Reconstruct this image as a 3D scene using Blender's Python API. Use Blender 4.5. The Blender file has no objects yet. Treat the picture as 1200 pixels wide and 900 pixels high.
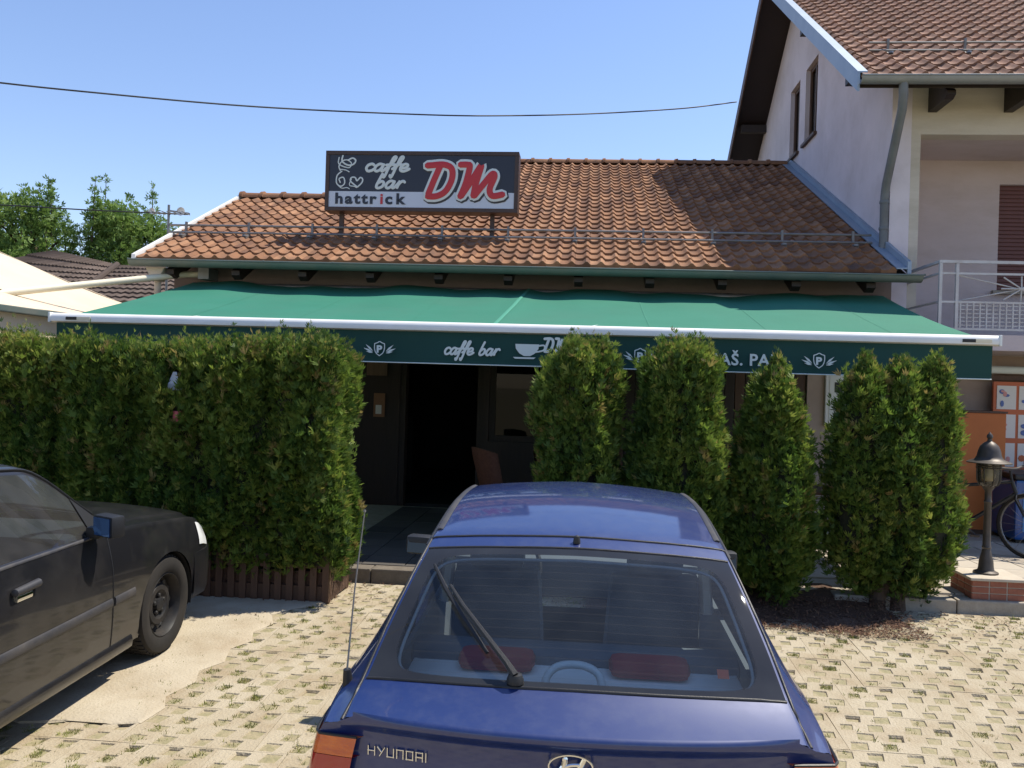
import bpy, math, random
import numpy as np
from mathutils import Vector, Matrix, Euler

random.seed(7)
RNG = np.random.default_rng(7)
SC = bpy.context.scene
COL = SC.collection
R = math.radians

# ------------------------------------------------------------------ camera
cam_d = bpy.data.cameras.new("camera")
cam_d.sensor_width = 36.0
cam_d.lens = 30.0
cam_d.clip_start = 0.05
cam_d.clip_end = 3000.0
cam = bpy.data.objects.new("camera", cam_d)
COL.objects.link(cam)
_yaw, _roll = R(5.0), R(1.75)
_fw = Vector((-math.sin(_yaw), math.cos(_yaw), 0)); _rt = Vector((math.cos(_yaw), math.sin(_yaw), 0)); _up = Vector((0, 0, 1))
_R = _rt * math.cos(_roll) + _up * math.sin(_roll)
_U = _up * math.cos(_roll) - _rt * math.sin(_roll)
_m = Matrix((( _R.x, _U.x, -_fw.x, 0.0), (_R.y, _U.y, -_fw.y, 0.0), (_R.z, _U.z, -_fw.z, 1.8), (0, 0, 0, 1)))
cam.matrix_world = _m
SC.camera = cam

# ------------------------------------------------------------------ world, sun, exposure
SUN_AZ = 66.0      # degrees from +Y (into the picture) towards +X
SUN_EL = 60.2
world = bpy.data.worlds.new("World")
SC.world = world
world.use_nodes = True
wn = world.node_tree
bg = wn.nodes["Background"]
sky = wn.nodes.new("ShaderNodeTexSky")
sky.sky_type = 'NISHITA'
sky.sun_disc = False
sky.sun_elevation = R(SUN_EL)
sky.sun_rotation = R(SUN_AZ)
sky.altitude = 100
sky.air_density = 1.2
sky.dust_density = 0.2
sky.ozone_density = 1.4
skymix = wn.nodes.new("ShaderNodeMix"); skymix.data_type = 'RGBA'; skymix.blend_type = 'MULTIPLY'
skymix.inputs[0].default_value = 1.0
skymix.inputs[7].default_value = (0.97, 0.98, 1.14, 1.0)      # camera white balance, a little cooler
wn.links.new(sky.outputs[0], skymix.inputs[6]); wn.links.new(skymix.outputs[2], bg.inputs[0])
bg.inputs[1].default_value = 0.115
sun_d = bpy.data.lights.new("sun", 'SUN')
sun_d.energy = 4.6
sun_d.angle = R(0.5)
sun_d.color = (1.0, 0.93, 0.80)
sun = bpy.data.objects.new("sun", sun_d)
COL.objects.link(sun)
_L = Vector((math.sin(R(SUN_AZ)) * math.cos(R(SUN_EL)), math.cos(R(SUN_AZ)) * math.cos(R(SUN_EL)), math.sin(R(SUN_EL))))
sun.rotation_euler = (-_L).to_track_quat('-Z', 'Y').to_euler()
SC.view_settings.view_transform = 'Standard'
SC.view_settings.look = 'None'
SC.view_settings.gamma = 1.0
SC.view_settings.use_curve_mapping = False
SC.view_settings.exposure = 0.56

# ------------------------------------------------------------------ materials
def mat(name, col, rough=0.6, metal=0.0, col2=None, nscale=8.0, namt=1.0, bump=0.0, bscale=60.0,
        coat=0.0, spec=0.5, dirt=None, dscale=2.0, damt=0.5, transl=0.0, detail=6.0, stretch=None):
    m = bpy.data.materials.new(name); m.use_nodes = True
    nt = m.node_tree; N = nt.nodes; Lk = nt.links
    b = N["Principled BSDF"]
    b.inputs["Base Color"].default_value = (*col, 1)
    b.inputs["Roughness"].default_value = rough
    b.inputs["Metallic"].default_value = metal
    b.inputs["Coat Weight"].default_value = coat
    b.inputs["Coat Roughness"].default_value = 0.06
    b.inputs["Specular IOR Level"].default_value = spec
    tc = N.new("ShaderNodeTexCoord")
    vec = tc.outputs["Object"]
    if stretch:
        mp = N.new("ShaderNodeMapping"); mp.inputs["Scale"].default_value = stretch
        Lk.new(vec, mp.inputs[0]); vec = mp.outputs[0]
    csock = None
    if col2 is not None:
        nz = N.new("ShaderNodeTexNoise"); nz.inputs["Scale"].default_value = nscale; nz.inputs["Detail"].default_value = detail
        nz.inputs["Roughness"].default_value = 0.65
        Lk.new(vec, nz.inputs["Vector"])
        rp = N.new("ShaderNodeMapRange"); rp.inputs[1].default_value = 0.3; rp.inputs[2].default_value = 0.7
        rp.inputs[3].default_value = 0; rp.inputs[4].default_value = namt
        Lk.new(nz.outputs[0], rp.inputs[0])
        mx = N.new("ShaderNodeMix"); mx.data_type = 'RGBA'
        mx.inputs[6].default_value = (*col, 1); mx.inputs[7].default_value = (*col2, 1)
        Lk.new(rp.outputs[0], mx.inputs[0]); csock = mx.outputs[2]
    if dirt is not None:
        nz2 = N.new("ShaderNodeTexNoise"); nz2.inputs["Scale"].default_value = dscale; nz2.inputs["Detail"].default_value = 9
        nz2.inputs["Roughness"].default_value = 0.7
        Lk.new(vec, nz2.inputs["Vector"])
        rp2 = N.new("ShaderNodeMapRange"); rp2.inputs[1].default_value = 0.45; rp2.inputs[2].default_value = 0.75
        rp2.inputs[3].default_value = 0; rp2.inputs[4].default_value = damt
        Lk.new(nz2.outputs[0], rp2.inputs[0])
        mx2 = N.new("ShaderNodeMix"); mx2.data_type = 'RGBA'
        if csock: Lk.new(csock, mx2.inputs[6])
        else: mx2.inputs[6].default_value = (*col, 1)
        mx2.inputs[7].default_value = (*dirt, 1)
        Lk.new(rp2.outputs[0], mx2.inputs[0]); csock = mx2.outputs[2]
        rr = N.new("ShaderNodeMapRange"); rr.inputs[3].default_value = rough; rr.inputs[4].default_value = min(1, rough + 0.35)
        Lk.new(rp2.outputs[0], rr.inputs[0]); Lk.new(rr.outputs[0], b.inputs["Roughness"])
    if csock: Lk.new(csock, b.inputs["Base Color"])
    if bump:
        nb = N.new("ShaderNodeTexNoise"); nb.inputs["Scale"].default_value = bscale; nb.inputs["Detail"].default_value = 5
        Lk.new(vec, nb.inputs["Vector"])
        bp = N.new("ShaderNodeBump"); bp.inputs["Strength"].default_value = bump; bp.inputs["Distance"].default_value = 0.01
        Lk.new(nb.outputs[0], bp.inputs["Height"]); Lk.new(bp.outputs[0], b.inputs["Normal"])
    if transl:
        tr = N.new("ShaderNodeBsdfTranslucent"); ms = N.new("ShaderNodeMixShader"); ms.inputs[0].default_value = transl
        if csock: Lk.new(csock, tr.inputs[0])
        else: tr.inputs[0].default_value = (*col, 1)
        Lk.new(b.outputs[0], ms.inputs[1]); Lk.new(tr.outputs[0], ms.inputs[2])
        Lk.new(ms.outputs[0], N["Material Output"].inputs[0])
    return m

def glass_mat(name, tint=(0.6, 0.65, 0.65), dust=0.05, frit=None, dustcol=(0.5, 0.48, 0.44), ior=1.52):
    """thin sheet glass: tinted see-through + fresnel mirror + a little dust. frit = printed black border in UV"""
    m = bpy.data.materials.new(name); m.use_nodes = True
    nt = m.node_tree; N = nt.nodes; Lk = nt.links
    N.remove(N["Principled BSDF"]); out = N["Material Output"]
    tr = N.new("ShaderNodeBsdfTransparent"); tr.inputs[0].default_value = (*tint, 1)
    gl = N.new("ShaderNodeBsdfGlossy"); gl.inputs["Roughness"].default_value = 0.02
    df = N.new("ShaderNodeBsdfDiffuse"); df.inputs[0].default_value = (*dustcol, 1)
    fr = N.new("ShaderNodeFresnel"); fr.inputs[0].default_value = ior
    base = tr.outputs[0]
    if frit:
        uv = N.new("ShaderNodeTexCoord"); sx = N.new("ShaderNodeSeparateXYZ"); Lk.new(uv.outputs["UV"], sx.inputs[0])
        def edge(sock, c, half):
            a = N.new("ShaderNodeMath"); a.operation = 'SUBTRACT'; Lk.new(sock, a.inputs[0]); a.inputs[1].default_value = c
            b_ = N.new("ShaderNodeMath"); b_.operation = 'ABSOLUTE'; Lk.new(a.outputs[0], b_.inputs[0])
            d = N.new("ShaderNodeMath"); d.operation = 'DIVIDE'; Lk.new(b_.outputs[0], d.inputs[0]); d.inputs[1].default_value = half
            p = N.new("ShaderNodeMath"); p.operation = 'POWER'; Lk.new(d.outputs[0], p.inputs[0]); p.inputs[1].default_value = 7.0
            return p.outputs[0]
        (cx, hx, cy, hy) = frit
        s = N.new("ShaderNodeMath"); s.operation = 'ADD'
        Lk.new(edge(sx.outputs[0], cx, hx), s.inputs[0]); Lk.new(edge(sx.outputs[1], cy, hy), s.inputs[1])
        mr = N.new("ShaderNodeMapRange"); mr.inputs[1].default_value = 0.93; mr.inputs[2].default_value = 1.02
        Lk.new(s.outputs[0], mr.inputs[0])
        # heater lines
        hl = N.new("ShaderNodeMath"); hl.operation = 'MULTIPLY'; Lk.new(sx.outputs[1], hl.inputs[0]); hl.inputs[1].default_value = 17.0
        fc = N.new("ShaderNodeMath"); fc.operation = 'FRACT'; Lk.new(hl.outputs[0], fc.inputs[0])
        lt = N.new("ShaderNodeMath"); lt.operation = 'LESS_THAN'; Lk.new(fc.outputs[0], lt.inputs[0]); lt.inputs[1].default_value = 0.09
        lm = N.new("ShaderNodeMath"); lm.operation = 'MULTIPLY'; Lk.new(lt.outputs[0], lm.inputs[0]); lm.inputs[1].default_value = 0.07
        ld = N.new("ShaderNodeBsdfDiffuse"); ld.inputs[0].default_value = (0.12, 0.10, 0.08, 1)
        mh = N.new("ShaderNodeMixShader"); Lk.new(lm.outputs[0], mh.inputs[0]); Lk.new(base, mh.inputs[1]); Lk.new(ld.outputs[0], mh.inputs[2])
        blk = N.new("ShaderNodeBsdfDiffuse"); blk.inputs[0].default_value = (0.012, 0.012, 0.014, 1)
        mf = N.new("ShaderNodeMixShader"); Lk.new(mr.outputs[0], mf.inputs[0]); Lk.new(mh.outputs[0], mf.inputs[1]); Lk.new(blk.outputs[0], mf.inputs[2])
        base = mf.outputs[0]
    m1 = N.new("ShaderNodeMixShader"); 
    tc = N.new("ShaderNodeTexCoord"); nz = N.new("ShaderNodeTexNoise"); nz.inputs["Scale"].default_value = 5; nz.inputs["Detail"].default_value = 8
    Lk.new(tc.outputs["Object"], nz.inputs["Vector"])
    md = N.new("ShaderNodeMapRange"); md.inputs[1].default_value = 0.3; md.inputs[2].default_value = 0.7; md.inputs[3].default_value = dust * 0.5; md.inputs[4].default_value = dust * 1.5
    Lk.new(nz.outputs[0], md.inputs[0]); Lk.new(md.outputs[0], m1.inputs[0])
    Lk.new(base, m1.inputs[1]); Lk.new(df.outputs[0], m1.inputs[2])
    m2 = N.new("ShaderNodeMixShader"); Lk.new(fr.outputs[0], m2.inputs[0]); Lk.new(m1.outputs[0], m2.inputs[1]); Lk.new(gl.outputs[0], m2.inputs[2])
    Lk.new(m2.outputs[0], out.inputs[0])
    return m

def tint_mat(name, stops, rough=0.7, transl=0.0, bump=0.0, bscale=40, nmix=None, spec=0.3):
    """colour from the per-face 'tint' attribute (0..1) through a ramp"""
    m = bpy.data.materials.new(name); m.use_nodes = True
    nt = m.node_tree; N = nt.nodes; Lk = nt.links
    b = N["Principled BSDF"]; b.inputs["Roughness"].default_value = rough; b.inputs["Specular IOR Level"].default_value = spec
    at = N.new("ShaderNodeAttribute"); at.attribute_name = "tint"
    rp = N.new("ShaderNodeValToRGB"); el = rp.color_ramp.elements
    el[0].position = stops[0][0]; el[0].color = (*stops[0][1], 1)
    el[1].position = stops[-1][0]; el[1].color = (*stops[-1][1], 1)
    for p, c in stops[1:-1]:
        e = el.new(p); e.color = (*c, 1)
    Lk.new(at.outputs["Fac"], rp.inputs[0]); csock = rp.outputs[0]
    if nmix:
        geo = N.new("ShaderNodeNewGeometry")
        nz = N.new("ShaderNodeTexNoise"); nz.inputs["Scale"].default_value = nmix[1]; nz.inputs["Detail"].default_value = 8; nz.inputs["Roughness"].default_value = 0.7
        Lk.new(geo.outputs["Position"], nz.inputs["Vector"])
        mr = N.new("ShaderNodeMapRange"); mr.inputs[1].default_value = 0.45; mr.inputs[2].default_value = 0.75; mr.inputs[4].default_value = nmix[2]
        Lk.new(nz.outputs[0], mr.inputs[0])
        mx = N.new("ShaderNodeMix"); mx.data_type = 'RGBA'; Lk.new(mr.outputs[0], mx.inputs[0]); Lk.new(csock, mx.inputs[6]); mx.inputs[7].default_value = (*nmix[0], 1)
        csock = mx.outputs[2]
    Lk.new(csock, b.inputs["Base Color"])
    if bump:
        geo = N.new("ShaderNodeNewGeometry")
        nb = N.new("ShaderNodeTexNoise"); nb.inputs["Scale"].default_value = bscale; Lk.new(geo.outputs["Position"], nb.inputs["Vector"])
        bp = N.new("ShaderNodeBump"); bp.inputs["Strength"].default_value = bump; bp.inputs["Distance"].default_value = 0.01
        Lk.new(nb.outputs[0], bp.inputs["Height"]); Lk.new(bp.outputs[0], b.inputs["Normal"])
    if transl:
        tr = N.new("ShaderNodeBsdfTranslucent"); Lk.new(csock, tr.inputs[0])
        ms = N.new("ShaderNodeMixShader"); ms.inputs[0].default_value = transl
        Lk.new(b.outputs[0], ms.inputs[1]); Lk.new(tr.outputs[0], ms.inputs[2]); Lk.new(ms.outputs[0], N["Material Output"].inputs[0])
    return m

M = {}
M['soil'] = mat("soil", (0.36, 0.295, 0.185), 0.95, col2=(0.21, 0.195, 0.10), nscale=14, bump=0.8, bscale=50)
M['paver'] = tint_mat("paver_concrete", [(0, (0.33, 0.275, 0.19)), (0.5, (0.385, 0.33, 0.235)), (1, (0.43, 0.375, 0.28))], 0.92, bump=0.7, bscale=70, nmix=((0.25, 0.18, 0.10), 2.2, 0.9))
M['concrete'] = mat("worn_concrete", (0.46, 0.40, 0.30), 0.93, col2=(0.38, 0.325, 0.235), nscale=2.2, bump=0.7, bscale=60, dirt=(0.27, 0.20, 0.12), dscale=1.3, damt=0.85)
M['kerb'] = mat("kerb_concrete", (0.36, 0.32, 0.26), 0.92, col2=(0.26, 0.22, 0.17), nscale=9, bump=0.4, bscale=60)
M['slab'] = tint_mat("terrace_slabs", [(0, (0.36, 0.31, 0.25)), (1, (0.44, 0.39, 0.32))], 0.9, bump=0.3, bscale=80, nmix=((0.25, 0.2, 0.15), 2.5, 0.5))
M['tile'] = tint_mat("clay_tile", [(0, (0.145, 0.070, 0.042)), (0.5, (0.245, 0.120, 0.062)), (1, (0.345, 0.185, 0.102))], 0.9, bump=0.5, bscale=60, nmix=((0.10, 0.062, 0.045), 3.0, 0.85))
M['tile_house'] = tint_mat("clay_tile_house", [(0, (0.17, 0.088, 0.058)), (0.5, (0.245, 0.13, 0.088)), (1, (0.31, 0.18, 0.125))], 0.85, bump=0.3, bscale=60, nmix=((0.10, 0.07, 0.055), 3.0, 0.85))
M['tile_old'] = tint_mat("old_brown_tile", [(0, (0.08, 0.058, 0.047)), (0.5, (0.115, 0.085, 0.07)), (1, (0.16, 0.12, 0.10))], 0.9, bump=0.3, bscale=30, nmix=((0.06, 0.05, 0.045), 2.0, 0.6))
M['deck'] = mat("roof_deck", (0.05, 0.032, 0.022), 0.9, col2=(0.03, 0.02, 0.015), nscale=4)
M['plaster'] = mat("lilac_plaster", (0.66, 0.59, 0.62), 0.92, col2=(0.60, 0.54, 0.57), nscale=1.3, bump=0.25, bscale=110, dirt=(0.44, 0.38, 0.38), dscale=1.1, damt=0.6)
M['plaster_front'] = mat("cream_plaster", (0.60, 0.54, 0.46), 0.92, col2=(0.50, 0.44, 0.36), nscale=2, bump=0.35, bscale=90, dirt=(0.33, 0.28, 0.20), dscale=1.2, damt=0.7, stretch=(0.35, 1, 1.6))
M['plaster_pink'] = mat("pink_plaster", (0.56, 0.475, 0.47), 0.92, col2=(0.49, 0.41, 0.40), nscale=1.6, bump=0.35, bscale=90, dirt=(0.36, 0.28, 0.22), dscale=1.1, damt=0.65, stretch=(0.5, 1, 1.4))
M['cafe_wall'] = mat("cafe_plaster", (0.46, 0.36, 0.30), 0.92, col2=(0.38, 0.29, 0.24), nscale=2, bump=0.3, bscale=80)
M['upper_wall'] = mat("eave_shade_plaster", (0.20, 0.155, 0.135), 0.92, col2=(0.15, 0.115, 0.10), nscale=2, bump=0.3, bscale=80)  # wall colour darkened to paint in the shade under the eave
M['kerb_shade'] = mat("kerb_concrete_shade", (0.17, 0.145, 0.115), 0.95, col2=(0.11, 0.09, 0.07), nscale=9, bump=0.4, bscale=60)  # darker copy of the kerb concrete, shade put into the colour
M['wood_dark'] = mat("dark_stained_wood", (0.026, 0.014, 0.010), 0.55, col2=(0.014, 0.008, 0.006), nscale=6, bump=0.3, bscale=30, stretch=(6, 6, 0.5))
M['wood_brown'] = mat("brown_wood", (0.10, 0.05, 0.028), 0.6, col2=(0.06, 0.03, 0.018), nscale=6, bump=0.3, bscale=30, stretch=(5, 5, 0.5))
M['wood_pale'] = mat("pale_brown_wood", (0.22, 0.145, 0.095), 0.85, col2=(0.13, 0.085, 0.055), nscale=5, bump=0.5, bscale=30, stretch=(5, 5, 0.5))
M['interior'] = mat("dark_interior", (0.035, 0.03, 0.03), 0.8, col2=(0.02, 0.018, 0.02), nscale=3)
M['gutter'] = mat("green_grey_gutter", (0.10, 0.135, 0.125), 0.5, metal=0.3, col2=(0.14, 0.17, 0.155), nscale=3, dirt=(0.2, 0.17, 0.13), dscale=2.5, damt=0.5)
M['gutter_house'] = mat("grey_gutter", (0.22, 0.24, 0.25), 0.5, metal=0.4, col2=(0.28, 0.29, 0.29), nscale=3, dirt=(0.2, 0.17, 0.13), dscale=2.5, damt=0.5)
M['pipe_dark'] = mat("dull_grey_downpipe", (0.13, 0.145, 0.16), 0.55, metal=0.3, col2=(0.17, 0.18, 0.19), nscale=4, dirt=(0.12, 0.10, 0.08), dscale=3, damt=0.5)
M['zinc'] = mat("galvanised_metal", (0.25, 0.255, 0.26), 0.5, metal=0.6, col2=(0.17, 0.17, 0.17), nscale=8, dirt=(0.22, 0.15, 0.10), dscale=3, damt=0.5)
M['flash'] = mat("blue_grey_sheet_metal", (0.26, 0.32, 0.40), 0.5, metal=0.3, col2=(0.32, 0.38, 0.45), nscale=3)
M['white_metal'] = mat("white_painted_metal", (0.78, 0.78, 0.77), 0.4, col2=(0.70, 0.70, 0.68), nscale=4)
M['rail_grey'] = mat("grey_white_railing", (0.52, 0.51, 0.52), 0.5, col2=(0.44, 0.43, 0.43), nscale=5, dirt=(0.3, 0.22, 0.17), dscale=4, damt=0.5)
M['cream_metal'] = mat("cream_painted_metal", (0.72, 0.66, 0.50), 0.5, col2=(0.62, 0.56, 0.42), nscale=3)
M['awning'] = mat("green_awning_canvas", (0.017, 0.172, 0.108), 0.8, col2=(0.023, 0.195, 0.125), nscale=1.2, bump=0.12, bscale=260, dirt=(0.06, 0.17, 0.125), dscale=0.8, damt=0.4, transl=0.12)
M['awning_seam'] = mat("pale_green_seam", (0.07, 0.32, 0.22), 0.8, transl=0.2)
M['valance'] = mat("valance_green_shade", (0.006, 0.047, 0.040), 0.85, col2=(0.008, 0.055, 0.047), nscale=2, bump=0.1, bscale=260)  # awning green darkened: the valance's shade is painted into its colour
M['print'] = mat("white_print", (0.62, 0.68, 0.66), 0.8)
M['canvas'] = mat("cream_canvas", (0.74, 0.62, 0.46), 0.9, col2=(0.68, 0.56, 0.41), nscale=1.5, bump=0.1, bscale=200, transl=0.15)
M['sign_black'] = mat("sign_blue_black", (0.012, 0.014, 0.028), 0.35)
M['sign_frame'] = mat("sign_brown_frame", (0.055, 0.028, 0.022), 0.5, col2=(0.04, 0.02, 0.016), nscale=8)
M['sign_white'] = mat("sign_white_strip", (0.50, 0.53, 0.62), 0.4)
M['sign_silver'] = mat("sign_silver_script", (0.55, 0.58, 0.58), 0.4)
M['sign_red'] = mat("sign_red_letters", (0.46, 0.018, 0.024), 0.4)
M['black'] = mat("black_plastic", (0.012, 0.012, 0.013), 0.5, bump=0.1, bscale=200)
M['rubber'] = mat("tyre_rubber", (0.018, 0.017, 0.016), 0.9, spec=0.25, col2=(0.040, 0.034, 0.028), nscale=5, namt=0.6)
M['steel_black'] = mat("black_steel_rim", (0.014, 0.014, 0.015), 0.55, spec=0.3, dirt=(0.07, 0.055, 0.042), dscale=6, damt=0.6)
M['chrome'] = mat("chrome", (0.75, 0.75, 0.74), 0.12, metal=1.0)
M['blue'] = mat("blue_metallic_paint", (0.002, 0.015, 0.098), 0.48, metal=0.1, coat=1.0, col2=(0.003, 0.019, 0.112), nscale=300, dirt=(0.10, 0.115, 0.16), dscale=14, damt=0.16)
M['black_paint'] = mat("faded_black_paint", (0.009, 0.009, 0.011), 0.34, coat=0.6, spec=0.4, dirt=(0.042, 0.037, 0.031), dscale=1.6, damt=0.45)
M['trim_grey'] = mat("grey_side_moulding", (0.03, 0.03, 0.034), 0.55, dirt=(0.1, 0.085, 0.07), dscale=5, damt=0.5)
M['lamp_red'] = mat("red_lens", (0.36, 0.012, 0.010), 0.15, coat=1.0)
M['lamp_orange'] = mat("orange_lens", (0.72, 0.15, 0.012), 0.18, coat=1.0, col2=(0.45, 0.05, 0.01), nscale=11, stretch=(1, 1, 3), bump=0.3, bscale=120)
M['lamp_clear'] = mat("clear_lens", (0.75, 0.76, 0.74), 0.1, coat=1.0)
M['seat'] = mat("dark_grey_upholstery", (0.085, 0.10, 0.12), 0.9, bump=0.2, bscale=200)
M['shelf'] = mat("pale_grey_plastic", (0.74, 0.76, 0.74), 0.7)
M['trim_pale'] = mat("grey_trim", (0.40, 0.41, 0.40), 0.7)
M['red_cloth'] = mat("red_cloth", (0.35, 0.02, 0.02), 0.9, col2=(0.25, 0.02, 0.02), nscale=12)
M['glass_rear'] = glass_mat("rear_window_glass", (0.90, 0.97, 0.97), 0.022, frit=(0.5, 0.445, 0.48, 0.448), dustcol=(0.5, 0.55, 0.56))
M['glass_car'] = glass_mat("car_window_glass", (0.92, 0.95, 0.95), 0.012)
M['glass_black'] = glass_mat("sedan_window_glass", (0.42, 0.46, 0.46), 0.05)
M['glass_dark'] = glass_mat("cafe_window_glass", (0.25, 0.25, 0.24), 0.008, ior=1.3)
M['mirror_dark'] = mat("dark_mirror", (0.05, 0.05, 0.05), 0.08, metal=1.0)
M['mirror_blue'] = mat("blue_tinted_mirror", (0.16, 0.34, 0.75), 0.04, metal=1.0)
M['shutter'] = mat("brown_shutter", (0.12, 0.035, 0.03), 0.5, col2=(0.10, 0.03, 0.026), nscale=4)
M['orange'] = mat("orange_board", (0.50, 0.14, 0.025), 0.55, col2=(0.43, 0.115, 0.02), nscale=3)
M['poster_white'] = mat("poster_white", (0.68, 0.66, 0.63), 0.5)
M['poster_red'] = mat("poster_orange_red", (0.50, 0.12, 0.04), 0.5)
M['poster_brown'] = mat("poster_brown", (0.25, 0.12, 0.06), 0.5)
M['poster_blue'] = mat("poster_blue", (0.08, 0.14, 0.38), 0.5)
M['poster_pink'] = mat("poster_pink", (0.62, 0.28, 0.26), 0.5)
M['freezer'] = mat("deep_blue_freezer", (0.008, 0.07, 0.25), 0.3, coat=0.5)
M['freezer_light'] = mat("light_blue_print", (0.12, 0.36, 0.62), 0.35, col2=(0.03, 0.14, 0.42), nscale=2.2)
M['lamp_metal'] = mat("dark_patinated_metal", (0.05, 0.043, 0.037), 0.5, metal=0.4, col2=(0.085, 0.07, 0.06), nscale=12)
M['lamp_glass'] = glass_mat("smoked_lamp_glass", (0.55, 0.5, 0.38), 0.08)
M['bulb'] = mat("white_bulb_glass", (0.80, 0.77, 0.62), 0.3)
M['brick'] = mat("red_brick", (0.33, 0.125, 0.075), 0.9, col2=(0.24, 0.085, 0.05), nscale=12, bump=0.4, bscale=80)
M['mortar'] = mat("mortar", (0.38, 0.33, 0.27), 0.95, bump=0.4, bscale=90)
M['stone_cap'] = mat("stone_cap", (0.52, 0.46, 0.37), 0.9, col2=(0.42, 0.36, 0.28), nscale=8, bump=0.3)
M['bark'] = mat("bark", (0.10, 0.065, 0.042), 0.95, col2=(0.05, 0.033, 0.022), nscale=10, bump=0.9, bscale=25, stretch=(3, 3, 0.6))
M['inner'] = mat("inner_dead_twigs", (0.030, 0.030, 0.014), 0.95, col2=(0.014, 0.016, 0.008), nscale=14, bump=1.0, bscale=30)
_th = [(0, (0.036, 0.078, 0.015)), (0.35, (0.085, 0.155, 0.024)), (0.7, (0.19, 0.265, 0.042)), (0.9, (0.29, 0.30, 0.066)), (1, (0.28, 0.20, 0.08))]
M['thuja'] = tint_mat("thuja_foliage", _th, 0.6, transl=0.45, spec=0.4)
M['leaf'] = tint_mat("tree_leaves", [(0, (0.09, 0.155, 0.035)), (0.5, (0.16, 0.26, 0.06)), (1, (0.25, 0.35, 0.10))], 0.6, transl=0.4)
M['grass'] = tint_mat("grass_blades", [(0, (0.16, 0.18, 0.05)), (0.6, (0.25, 0.27, 0.075)), (1, (0.38, 0.32, 0.15))], 0.8, transl=0.3)
M['litter'] = tint_mat("dry_needles", [(0, (0.05, 0.026, 0.016)), (0.5, (0.11, 0.056, 0.034)), (1, (0.22, 0.13, 0.075))], 0.95)
M['litter_soil'] = mat("needle_covered_soil", (0.115, 0.062, 0.038), 0.95, col2=(0.06, 0.033, 0.022), nscale=22, bump=1.0, bscale=60)
M['rattan'] = mat("reddish_rattan", (0.17, 0.07, 0.042), 0.7, col2=(0.10, 0.04, 0.025), nscale=30, bump=0.5, bscale=80)
M['red_plastic'] = mat("red_plastic", (0.42, 0.02, 0.018), 0.4)
M['wire'] = mat("cable_black", (0.02, 0.02, 0.022), 0.6)
M['pale_blue'] = mat("pale_blue_paper", (0.42, 0.50, 0.66), 0.7, col2=(0.6, 0.6, 0.62), nscale=20)
M['pink_cloth'] = mat("pinkish_red_plastic", (0.62, 0.12, 0.14), 0.5)
M['sticker'] = mat("orange_sticker", (0.75, 0.16, 0.06), 0.6)

# ------------------------------------------------------------------ mesh helpers
def wloc(o):
    v = Vector((0, 0, 0))
    while o is not None:
        v += o.location; o = o.parent
    return v

def tag(o, label=None, cat=None, group=None, kind=None):
    if label: o['label'] = label
    if cat: o['category'] = cat
    if group: o['group'] = group
    if kind: o['kind'] = kind
    return o

def thing(name, label, cat, loc=(0, 0, 0), rot=(0, 0, 0), group=None):
    o = bpy.data.objects.new(name, None); COL.objects.link(o)
    o.location = loc; o.rotation_euler = rot
    o.empty_display_size = 0.2
    return tag(o, label, cat, group)

def link(name, me, parent=None, world=True):
    o = bpy.data.objects.new(name, me); COL.objects.link(o)
    if parent is not None:
        o.parent = parent
        if world: o.location = -wloc(parent)
    return o

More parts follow.
